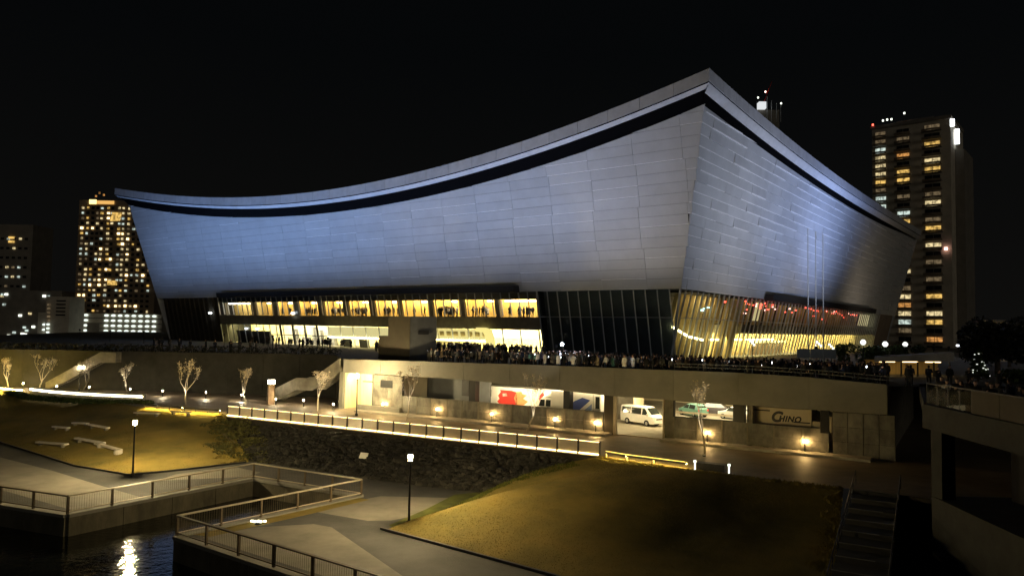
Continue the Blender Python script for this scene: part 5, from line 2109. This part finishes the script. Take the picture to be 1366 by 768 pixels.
# green wedge of grass at the end of the rock slope
mb = MB()
mb.face([(-1.4, 57.9, PZ + .004), (-1.6, 57.3, PZ + .02), (-3.9, 53.0, PZ + .02), (-6.1, 48.6, PZ + .012), (-7.2, 47.2, PZ + .008), (-7.5, 47.6, PZ + .008), (-5.6, 52.0, PZ + .008), (-4.0, 56.6, PZ + .006)])
struct('grass_verge', mb, M['greengrass'])
# grass strip by the inlet rail
mb = MB()
mb.face([(-10.9, 55.0, PZ + .01), (-18.7, 44.8, PZ + .01), (-17.4, 44.4, PZ + .01), (-12.9, 50.3, PZ + .01), (-10.0, 54.4, PZ + .01)])
struct('grass_strip', mb, M['lawn'])
sg = thing('rock_sign', (-12.6, 66.0, -1.4), 'small pale tilted sign plate among the dark rocks', 'sign')
m_ = MB()
m_.obox((-13.0, 65.2, -1.45), (.75, -.35, 0), (.1, .3, .42), (0, -.03, .04))
m_.build('plate', M['white'], sg)
m_ = MB()
m_.tube((-12.55, 65.15, -1.9), (-12.55, 65.15, -1.3), .03, n=6)
m_.build('post', M['dark'], sg)

# stone bench slabs on the left lawn
def lawn_pos(u, v):
    return on_grid(LEFT_LAWN, u, v)
def find_on(G, x, y):
    best = None
    for row in G:
        for p in row:
            d = (p.x - x) ** 2 + (p.y - y) ** 2
            if best is None or d < best[0]:
                best = (d, p.z)
    return best[1]
BEN = [((-48.6, 79.8), (-46.4, 78.8), 'long pale bench slab high on the left lawn, left of a pair'), ((-47.4, 81.3), (-45.3, 80.4), 'pale bench slab uppermost in the left lawn group'), ((-44.3, 79.0), (-41.6, 77.6), 'pale bench slab right in the upper lawn group'),
       ((-46.5, 73.8), (-42.3, 71.6), 'long pale bench slab lowest on the left lawn at left'), ((-42.6, 73.6), (-38.4, 70.9), 'long pale bench slab with a round end stone on the left lawn'), ((-39.3, 71.2), (-35.6, 68.6), 'long pale bench slab nearest the left bank lamp'),
       ((-42.0, 83.8), (-38.6, 82.3), 'pale bench slab high on the lawn behind the lamp head'), ((-37.9, 83.6), (-35.2, 82.4), 'short pale bench slab near the top right of the left lawn')]
for i, (a, b, lb) in enumerate(BEN):
    za, zb = find_on(LEFT_LAWN, *a), find_on(LEFT_LAWN, *b)
    t = thing('lawn_bench', (a[0], a[1], za), lb, 'bench', 'pale bench slabs on the left lawn')
    d = V(b[0] - a[0], b[1] - a[1], zb - za)
    u = V(d.x, d.y, 0).normalized()
    nn = V(-u.y, u.x, 0)
    m_ = MB()
    m_.obox(V(a[0], a[1], za + .28), d, nn * .42, (0, 0, .14))
    m_.build('seat', mat('pale_bench_stone', (.6, .55, .45), .6, 0, .15, 2.0), t)
    for f_ in (.1, .85):
        q_ = V(a[0], a[1], za - .1) + d * f_
        m_ = MB()
        m_.obox(q_ + nn * .05, u * .25, nn * .32, (0, 0, .38))
        m_.build('leg', M['concdark'], t)
    if i in (4, 5):
        m_ = MB()
        m_.lathe(V(b[0], b[1], zb - .1), [(.35, 0), (.38, .3), (.3, .5), (.1, .58)], 12)
        m_.build('end_stone', M['kerb'], t)

# =================================================================== TREES
UPL = ['by the board marked wall', 'before the trucks', 'before the parked cars', 'before the concrete stair', 'by the lamp pillar', 'above the left lawn', 'right of the curved bench', 'behind the curved bench', 'left of the curved bench', 'before the kiosk']
def bare_tree(loc, h, seed, label, lit=1400, leafn=150):
    r_ = random.Random(seed)
    t = thing('bare_tree', loc, label, 'tree', 'young bare trees along the promenade')
    trunk, crown = MB(), MB()
    tips = []
    def grow(m_, p, d, L, r, depth):
        n = 3
        for i in range(n):
            d2 = (d + V(r_.gauss(0, .15), r_.gauss(0, .15), .08)).normalized()
            q = p + d2 * (L / n)
            m_.tube(p, q, r, r * .86, 6 if depth < 2 else 4, caps=False)
            p, d, r = q, d2, r * .86
            if depth >= 2 and i > 0 and r_.random() < .7:
                tips.append(q)
        if depth < 5:
            k_ = 2 if depth else r_.choice([3, 4])
            for j in range(k_):
                a = r_.uniform(0, 6.28) if depth else j * 6.28 / k_ + r_.uniform(-.4, .4)
                sp = r_.uniform(.28, .6)
                d3 = (d + V(math.cos(a) * sp, math.sin(a) * sp, .42)).normalized()
                grow(crown if depth >= 1 else trunk, p, d3, L * r_.uniform(.62, .84), max(.013, r * .66), depth + 1)
        else:
            tips.append(p)
    grow(trunk, Vector(loc) - V(0, 0, .05), V(0, 0, 1), h * .31, .105, 0)
    trunk.build('trunk', M['bark'], t, True)
    tr_ = r_
    for p in tips:
        if tr_.random() < .35:
            q = p + V(tr_.gauss(0, .2), tr_.gauss(0, .2), tr_.gauss(.1, .15))
            crown.tube(p, q, .014, .008, 3, caps=False)
    cr = crown.build('crown', M['bark'], t)
    up_ = thing('tree_uplight', (loc[0] - .4, loc[1] - 1.3, loc[2]), 'small round ground light at the foot of the bare tree ' + UPL[seed - 1], 'ground light', 'ground lights under the bare trees')
    mu = MB()
    mu.lathe((loc[0] - .4, loc[1] - 1.3, loc[2]), [(.13, 0), (.13, .05), (.10, .06)], 10)
    mu.build('housing', M['dark'], up_)
    mu = MB()
    mu.lathe((loc[0] - .4, loc[1] - 1.3, loc[2] + .055), [(.09, 0), (.09, .015)], 10)
    mu.build('lens', M['lens'], up_)
    spot((loc[0] - .4, loc[1] - 1.3, loc[2] + .12), (loc[0], loc[1], loc[2] + 3.6), lit, (1, .90, .70), 60, .9, .06)
    P = np.array([tuple(p) for p in tips])
    v, f = leaves(lambda rs_, n: P[rs_.randint(len(P), size=n)] + rs_.normal(size=(n, 3)) * .12, leafn, .10, seed)
    o = leaf_obj('leaves', v, f, M['leafdry'], t)
    return t
for (x, y), h, sd, lb in (((-11.0, 80.0), 5.2, 1, 'bare young tree in front of the board marked wall right of the lit doorway'), ((1.6, 71.9), 5.3, 2, 'bare young tree in front of the red and blue trucks'),
                          ((16.1, 61.9), 5.3, 3, 'bare young tree in front of the parked cars and low wall'), ((-22.4, 87.4), 4.4, 4, 'bare young tree before the concrete stair'),
                          ((-32.4, 92.2), 4.6, 5, 'bare young tree left of the lamp pillar'), ((-39.4, 91.2), 4.9, 6, 'bare young tree standing at the top of the left lawn'),
                          ((-50.5, 98.8), 3.9, 7, 'bare young tree behind the right end of the curved bench'), ((-57.5, 100.6), 4.4, 8, 'bare young tree behind the middle of the curved bench'),
                          ((-65.0, 103.6), 4.6, 9, 'bare young tree behind the left end of the curved bench'), ((-72.2, 108.0), 4.0, 10, 'bare young tree at the far left in front of the kiosk')):
    bare_tree((x, y, 0), h * 1.08, sd, lb)
# planting beyond the right wing
for i, (x, y, s_, lb) in enumerate(((44.5, 99, 1.3, 'yellow lit leafy shrub beside the right board'), (47.5, 99.5, 1.5, 'leafy shrub with a white lamp behind it near the deck end'), (50.5, 100, 1.4, 'dark leafy shrub at the end of the right arena wing'),
                                  (54.0, 103, 1.3, 'dark leafy shrub right of the arena end wall'), (58, 106, 1.5, 'dark leafy shrub below the right tower'))):
    rs_ = random.Random(40 + i)
    shrub((x, y, DECK), [(rs_.uniform(-1.2, 1.2), rs_.uniform(-.8, .8), rs_.uniform(.7, 2.4), .8, .8, .6) for _ in range(9)], 900, .2, M['leaf'], lb, 50 + i, 'shrub', 'shrubs at the right end of the deck')
for i, (x, y, z, lb) in enumerate(((46.2, 98, 8.6, 'white globe lamp among the shrubs at the deck end'), (49.6, 99, 8.4, 'tall white lamp right of the shrub globe lamp'), (57, 108, 8.3, 'white lamp below the right tower'))):
    t = thing('globe_lamp', (x, y, DECK), lb, 'lamp', 'white lamps at the right deck end')
    m_ = MB()
    m_.tube((x, y, DECK), (x, y, z), .06, n=6)
    m_.build('pole', M['dark'], t)
    m_ = MB()
    m_.lathe((x, y, z), [(.15, 0), (.36, .25), (.36, .45), (.15, .7)], 10)
    m_.build('globe', emit('globe_glow', (.95, .98, .92), 1.6, False), t)
# lights of the shelter behind the bridge
sh = thing('shelter', (36, 74, DECK), 'pale flat roofed shelter behind the bridge with orange light below', 'shelter')
m_ = MB()
m_.prism([V(35.5, 73, 7.35), V(44.5, 75, 7.45), V(44.5, 75, 8.35), V(35.5, 73, 7.75)], (2.5, 5, 0))
m_.build('roof', mat('pale_shelter_roof', (.45, .42, .38), .8), sh)
for i in range(5):
    x = 37 + i * 1.85
    m_ = MB()
    m_.box((x, 74 + i * .4, DECK + .72), (.12, .12, 1.44))
    m_.build('post', M['dark'], sh)
for i in range(3):
    m_ = MB()
    m_.box((38 + i * 2.6, 75.5 + i * .5, 7.28), (1.6, .3, .08), .2)
    m_.build('reflection_glow', emit('shelter_lamp', (1, .68, .3), 5), sh)
m_ = MB()
m_.box((41, 78.5, DECK + .75), (9, .2, 1.5), .24)
m_.build('back_wall', M['orange'], sh)
xt = thing('light_tree', (42.5, 68, DECK), 'conifer hung with white lights right of the shelter', 'tree')
v, f = leaves(lambda rs_, n: (lambda h, a, r_: np.stack([42.5 + np.cos(a) * r_, 68 + np.sin(a) * r_, DECK + .3 + h * 2.9], 1))(rs_.uniform(0, 1, n), rs_.uniform(0, 6.28, n), (1 - rs_.uniform(0, 1, n) * 0 - 0) * .0 + rs_.uniform(.3, 1, n)) , 10, .1, 1)
def cone_fn(rs_, n):
    h = rs_.uniform(0, 1, n)
    a = rs_.uniform(0, 6.28, n)
    r_ = (1 - h) * 1.0 * rs_.uniform(.5, 1, n)
    return np.stack([42.5 + np.cos(a) * r_, 68 + np.sin(a) * r_, DECK + .3 + h * 2.9], 1)
v, f = leaves(cone_fn, 1500, .14, 77)
leaf_obj('crown', v, f, M['leaf'], xt)
m_ = MB()
m_.tube((42.5, 68, DECK), (42.5, 68, DECK + 3), .07, .02, 6)
m_.build('trunk', M['barkdark'], xt)
rs_ = np.random.RandomState(5)
for p in cone_fn(rs_, 26):
    q = V(42.5, 68, p[2]) + (V(*p) - V(42.5, 68, p[2])) * 1.15
    m_ = MB()
    m_.box(q, (.10, .10, .08), 0.4)
    m_.build('light', emit('tree_light', (.95, 1, .85), 1.0, False), xt)
shrub((47.5, 66, DECK), [(sr.uniform(-4.5, 4.5), sr.uniform(-1, 1), sr.uniform(.3, 1.3), 1.0, .8, .6) for _ in range(16)], 1600, .2, M['leaf'], 'long yellow green hedge behind the bridge at the right edge', 91, 'hedge', None, 'hedge')
for i, (x, y, h, lb) in enumerate(((60, 92, 6.0, 'dark round tree at the right edge behind the hedge'), (68, 102, 6.5, 'dark tree in front of the pale wall at right'), (52, 80, 4.6, 'low dark tree between the shelter and the right edge'))):
    rs_ = random.Random(70 + i)
    t = thing('dark_tree', (x, y, DECK - .05), lb, 'tree', 'dark trees beyond the bridge')
    v, f = leaves(ellipsoids([(x + rs_.uniform(-2.6, 2.6), y + rs_.uniform(-2, 2), DECK + h * rs_.uniform(.35, .9), 1.6, 1.6, 1.2) for _ in range(14)]), 2600, .26, 70 + i)
    leaf_obj('crown', v, f, M['ivy'], t)
    m_ = MB()
    m_.tube((x, y, DECK - .05), (x, y, DECK + h * .6), .25, .12, 8)
    m_.build('trunk', M['barkdark'], t)
bw = thing('pale_building', (90, 120, 0), 'low pale flat wall building at the right edge behind the trees', 'building')
m_ = MB()
m_.box((94, 126, 7.2), (26, 8, 10.5), 0)
m_.build('wall', mat('pale_far_wall', (.30, .26, .20), .9), bw)
m_ = MB()
m_.box((94, 126, 12.6), (27, 9, .4), 0)
m_.build('roof', M['dark'], bw)
for x, y, z, lb in ((103, 160, 12.9, 'left lamp of two high street lamps at the right edge'), (111, 165, 13.5, 'right lamp of two high street lamps at the right edge'), (84, 140, 8.2, 'lower street lamp left of the two high ones at right')):
    t = thing('far_street_lamp', (x, y, 0), lb, 'street lamp', 'far street lamps at right')
    m_ = MB()
    m_.tube((x, y, 0), (x, y, z), .12, .08, 6)
    m_.build('pole', M['dark'], t)
    m_ = MB()
    m_.box((x, y, z), (1.0, .5, .3), .5)
    m_.build('lamp_head', M['flood'], t)

# =================================================================== TOWERS
def tower_frame(o, ax, ay):
    ax = Vector(ax).normalized()
    return Vector(o), ax, Vector(ay).normalized()
# right apartment tower
rt = thing('apartment_tower', (139.6, 260, 0), 'tall apartment tower right of the arena with yellow lit balconies', 'building')
rt.rotation_euler = (0, 0, rad(-40))
TX0, TX1, TY, TH = 127.1, 152.1, 260.0, 84.5
m_ = MB()
m_.box(((TX0 + TX1) / 2, TY + 12.6, TH / 2), (TX1 - TX0, 24, TH))
m_.build('core', M['tower'], rt)
m_ = MB()
m_.box((153.6, TY + 17, 37.5), (2.8, 18, 75))
m_.build('side_wing', M['towerdark'], rt)
m_ = MB()
m_.box(((TX0 + TX1) / 2, TY + 12, TH + .6), (TX1 - TX0 + .8, 24, 1.2))
m_.build('parapet', M['towerdark'], rt)
m_ = MB()
m_.box((139.6, TY + 12, TH + 2.4), (12, 8, 2.4))
m_.build('plant_room', M['towerdark'], rt)
FL = 2.95
cols = [(127.9, 131.9), (135.0, 139.6), (143.8, 149.2)]
LIT = {(0, 27): 'windim', (0, 26): 'windim', (0, 25): 'wincool', (0, 24): 'winpale', (0, 23): 'winpale', (0, 22): 'winpale', (0, 21): 'winyellow', (0, 20): 'windim', (0, 19): 'wincool', (0, 18): 'wincool', (0, 17): 'windim',
       (1, 22): 'winyellow', (1, 21): 'winyellow', (1, 17): 'wincool', (1, 16): 'winyellow', (1, 24): 'winorange', (2, 25): 'winyellow', (2, 23): 'winpale', (2, 22): 'winyellow', (2, 16): 'windim', (2, 15): 'winyellow',
       (2, 7): 'winyellow', (1, 8): 'windim', (1, 7): 'winpale', (1, 6): 'winorange', (1, 5): 'winpale', (1, 4): 'wincool', (2, 5): 'winpale', (0, 1): 'winorange', (1, 26): 'windim', (1, 19): 'windim', (2, 19): 'windim', (2, 13): 'winpale', (1, 12): 'winyellow', (1, 10): 'winpale', (2, 9): 'windim', (0, 8): 'winpale', (2, 27): 'windim', (2, 18): 'winpale', (1, 14): 'windim', (2, 4): 'winyellow', (2, 2): 'winorange', (1, 3): 'windim', (2, 11): 'windim'}
for fl_ in range(28):
    z = 1.2 + fl_ * FL
    for ci, (x0, x1) in enumerate(cols):
        m_ = MB()
        m_.box(((x0 + x1) / 2, TY + .53, z + 1.35), (x1 - x0 - .7, .12, 1.9))
        w_ = m_.build('window', M[LIT.get((ci, fl_), 'darkpane')], rt)
        m_ = MB()
        m_.box(((x0 + x1) / 2, TY + .48, z + 1.35), (.14, .14, 1.9))
        m_.build('window_bar', M['towerdark'], w_)
        m_ = MB()
        m_.box(((x0 + x1) / 2, TY - .35, z + .05), (x1 - x0 + .6, 1.9, .18))
        b_ = m_.build('balcony', M['towerdark'], rt)
        m_ = MB()
        m_.prism([(x0 - .3, TY - 1.3, z + .15), ((x0 + x1) / 2, TY - 1.75, z + .15), (x1 + .3, TY - 1.3, z + .15), (x1 + .3, TY - 1.2, z + .15), ((x0 + x1) / 2, TY - 1.6, z + .15), (x0 - .3, TY - 1.2, z + .15)], (0, 0, .62))
        m_.build('balcony_front', M['tower2'], b_)
for x, z, mm in ((127.6, TH + 1.6, 'redlamp'), (131, TH + 2.6, 'starwhite'), (132.4, TH + 2.7, 'starwhite'), (133.8, TH + 2.6, 'starwhite'), (138, TH + 4.1, 'starwhite')):
    m_ = MB()
    m_.box((x, TY - .1, z), (.55, .4, .6), .3)
    m_.build('roof_lamp', M[mm], rt)
for x, y, z, h in ((152.6, TY + 1.0, 83.0, 2.4), (153.0, TY + 7.5, 79.5, 5.2)):
    m_ = MB()
    m_.box((x, y, z), (1.3, .5, h), .4)
    m_.build('roof_floodlight', M['flood'], rt)
m_ = MB()
m_.box((150.4, TY - .3, 39.6), (.9, .5, .9))
m_.build('red_lamp', M['pinklamp'], rt)

# left apartment tower, seen past the arena end
tr_ = random.Random(17)
lt = thing('apartment_tower', (-178, 335, 0), 'apartment tower left of the arena covered in small lit windows', 'building')
m_ = MB()
m_.box((-177, 345, 32), (35.4, 26, 64))
m_.build('core', M['tower2'], lt)
m_ = MB()
m_.box((-188.5, 331.6, 63.2), (3.0, .5, 1.9))
m_.build('roof_light_band', emit('roof_band_glow', (1, .72, .25), 2.6, False), lt)
m_ = MB()
m_.box((-182.8, 331.6, 63.0), (7.5, .5, 1.5))
m_.build('roof_light_band', emit('roof_band_dim', (1, .55, .15), .9, False), lt)
for x, z in ((-188.0, 66.0), (-186.5, 67.5), (-184.5, 66.6)):
    m_ = MB()
    m_.box((x, 333, z), (.6, .5, .8))
    m_.build('roof_lamp', M['winorange'], lt)
xs = [-192.9, -190.6, -188.3, -186.2, -184.2, -181.3, -179.6, -176.4, -174.6, -172.2, -169.8, -167.4, -164.8, -162.4]
for ix, x in enumerate(xs):
    pw = [.8, .75, .35, .45, .6, .75, .35, .7, .75, .8, .25, .45, .5, .3][ix]
    for fl_ in range(22):
        z = 12.2 + fl_ * 2.3
        lit = tr_.random() < pw + .1
        m_ = MB()
        w = tr_.uniform(.65, 1.15)
        if lit:
            m_.box((x + tr_.uniform(-.15, .15), 331.75, z + tr_.uniform(-.1, .1)), (w, .4, tr_.uniform(.65, 1.0)))
            m_.build('window', tr_.choice([M['winpale']] * 4 + [M['winyellow']] * 2 + [M['wincool']] * 2 + [M['windim']] * 2 + [M['starwarm']] * (1 if fl_ > 11 else 2)), lt)
        else:
            m_.box((x, 331.85, z), (1.2, .4, 1.1))
            m_.build('window', M['darkpane'], lt)
for z in range(23):
    m_ = MB()
    m_.box((-177, 331.6, 10.9 + z * 2.3), (35, .9, .22))
    m_.build('balcony_slab', M['tower2'], lt)
for x, z in ((-177.5, 57.5), (-178.0, 27.0), (-178, 55.6)):
    m_ = MB()
    m_.box((x, 331.3, z), (4.2, .4, 2.0))
    m_.build('window', M['winyellow'], lt)
# car park grid with rows of pale lamps
cp = thing('car_park', (-170, 300, 0), 'multi storey car park with rows of pale green lamps at left', 'building')
m_ = MB()
m_.box((-166, 307, 6.4), (50, 12, 13.2))
m_.build('core', M['tower'], cp)
m_ = MB()
m_.box((-168.5, 300.8, 4.6), (4.8, .6, 9.2))
m_.build('stair_tower', M['towerdark'], cp)
for lev in range(6):
    z = 1.6 + lev * 2.05
    m_ = MB()
    m_.box((-164, 300.6, z - .75), (46, 1.0, .35))
    m_.build('deck_edge', M['towerdark'], cp)
    for k_ in range(17):
        x = -188.0 + k_ * 2.75
        if -171.5 < x < -165.5 or (lev > 3 and x < -172):
            continue
        m_ = MB()
        m_.lathe((x, 300.7, z), [(.4, 0), (.85, .2), (.85, .55), (.4, .85)], 8)
        m_.build('lamp', M['carpark'], cp)
lb_ = thing('office_block', (-190, 290, 0), 'low office block with a lit stair column at left', 'building')
m_ = MB()
m_.box((-173.5, 290, 9.5), (9.0, 10, 19))
m_.build('core', M['tower'], lb_)
for k_ in range(10):
    m_ = MB()
    m_.lathe((-176.7, 284.7, 2 + k_ * 1.5), [(.3, 0), (.6, .2), (.6, .5), (.3, .7)], 8)
    m_.build('lamp', M['carpark'] if k_ < 5 else M['windim'], lb_)
for k_ in range(5):
    m_ = MB()
    m_.box((-172.2, 284.8, 12 + k_ * 1.35), (3.4, .4, .5))
    m_.build('louvre', M['black'], lb_)
ft = thing('apartment_tower', (-250, 360, 0), 'dim apartment tower at the far left edge', 'building')
m_ = MB()
m_.box((-248, 368, 28), (30, 16, 56))
m_.build('core', M['towerdark'], ft)
for i in range(60):
    x = -262 + (i % 10) * 2.9
    z = 26 + (i // 10) * 4.6
    m_ = MB()
    if tr_.random() < .42:
        m_.box((x, 359.8, z), (1.2, .4, .9))
        m_.build('window', tr_.choice([M['winpale'], M['wincool'], M['windim'], M['wincool']]), ft)
    else:
        m_.box((x, 359.8, z), (1.4, .4, 1.1))
        m_.build('window', M['darkpane'], ft)
for z in (49.5, 47.6):
    m_ = MB()
    m_.box((-243, 359.6, z), (2.8, .4, 1.0))
    m_.build('window', M['winyellow'], ft)
ht = thing('housing_block', (-225, 330, 0), 'dark low housing block at far left with scattered lights', 'building')
m_ = MB()
m_.box((-224, 338, 11.5), (48, 14, 23))
m_.build('core', M['towerdark'], ht)
for i in range(34):
    x = -246 + tr_.random() * 44
    z = 2 + tr_.random() * 20
    m_ = MB()
    m_.box((x, 330.8, z), (1.3, .4, .9), 0)
    m_.build('window', tr_.choice([M['winpale'], M['wincool'], M['wincool'], M['starwhite']]), ht)
# tower with a crane behind the arena roof
ct = thing('crane_tower', (185, 545, 0), 'dark tower under construction with a white lit cabin behind the arena roof', 'building')
cx0 = 185.0
m_ = MB()
m_.box((cx0 + 2, 550, 87), (16, 16, 174))
m_.build('core', M['towerdark'], ct)
m_ = MB()
m_.box((cx0 - 3.4, 541, 176.5), (5.2, 5, 5.0))
m_.build('lit_cabin', emit('cabin_light', (.95, .98, 1), .8, False), ct)
m_ = MB()
m_.tube((cx0 - 2.2, 541, 178), (cx0 + 4.2, 541, 195), .35, .2, 6)
m_.build('crane_jib', M['redpaint'], ct)
for x, h in ((cx0 + 1, 184), (cx0 + 4.2, 181), (cx0 + 8, 179), (cx0 + 11, 177.5)):
    m_ = MB()
    m_.tube((x, 542, 165), (x, 542, h), .28, .2, 5)
    m_.build('mast', M['steel'], ct)
for x, z, mm in ((cx0 - .6, 186.5, 'pinklamp'), (cx0 - 6, 182, 'starwhite'), (cx0 + 11, 178, 'starwhite')):
    m_ = MB()
    m_.lathe((x, 541, z), [(.3, 0), (.65, .4), (.65, .8), (.3, 1.3)], 8)
    m_.build('warning_lamp', M[mm], ct)
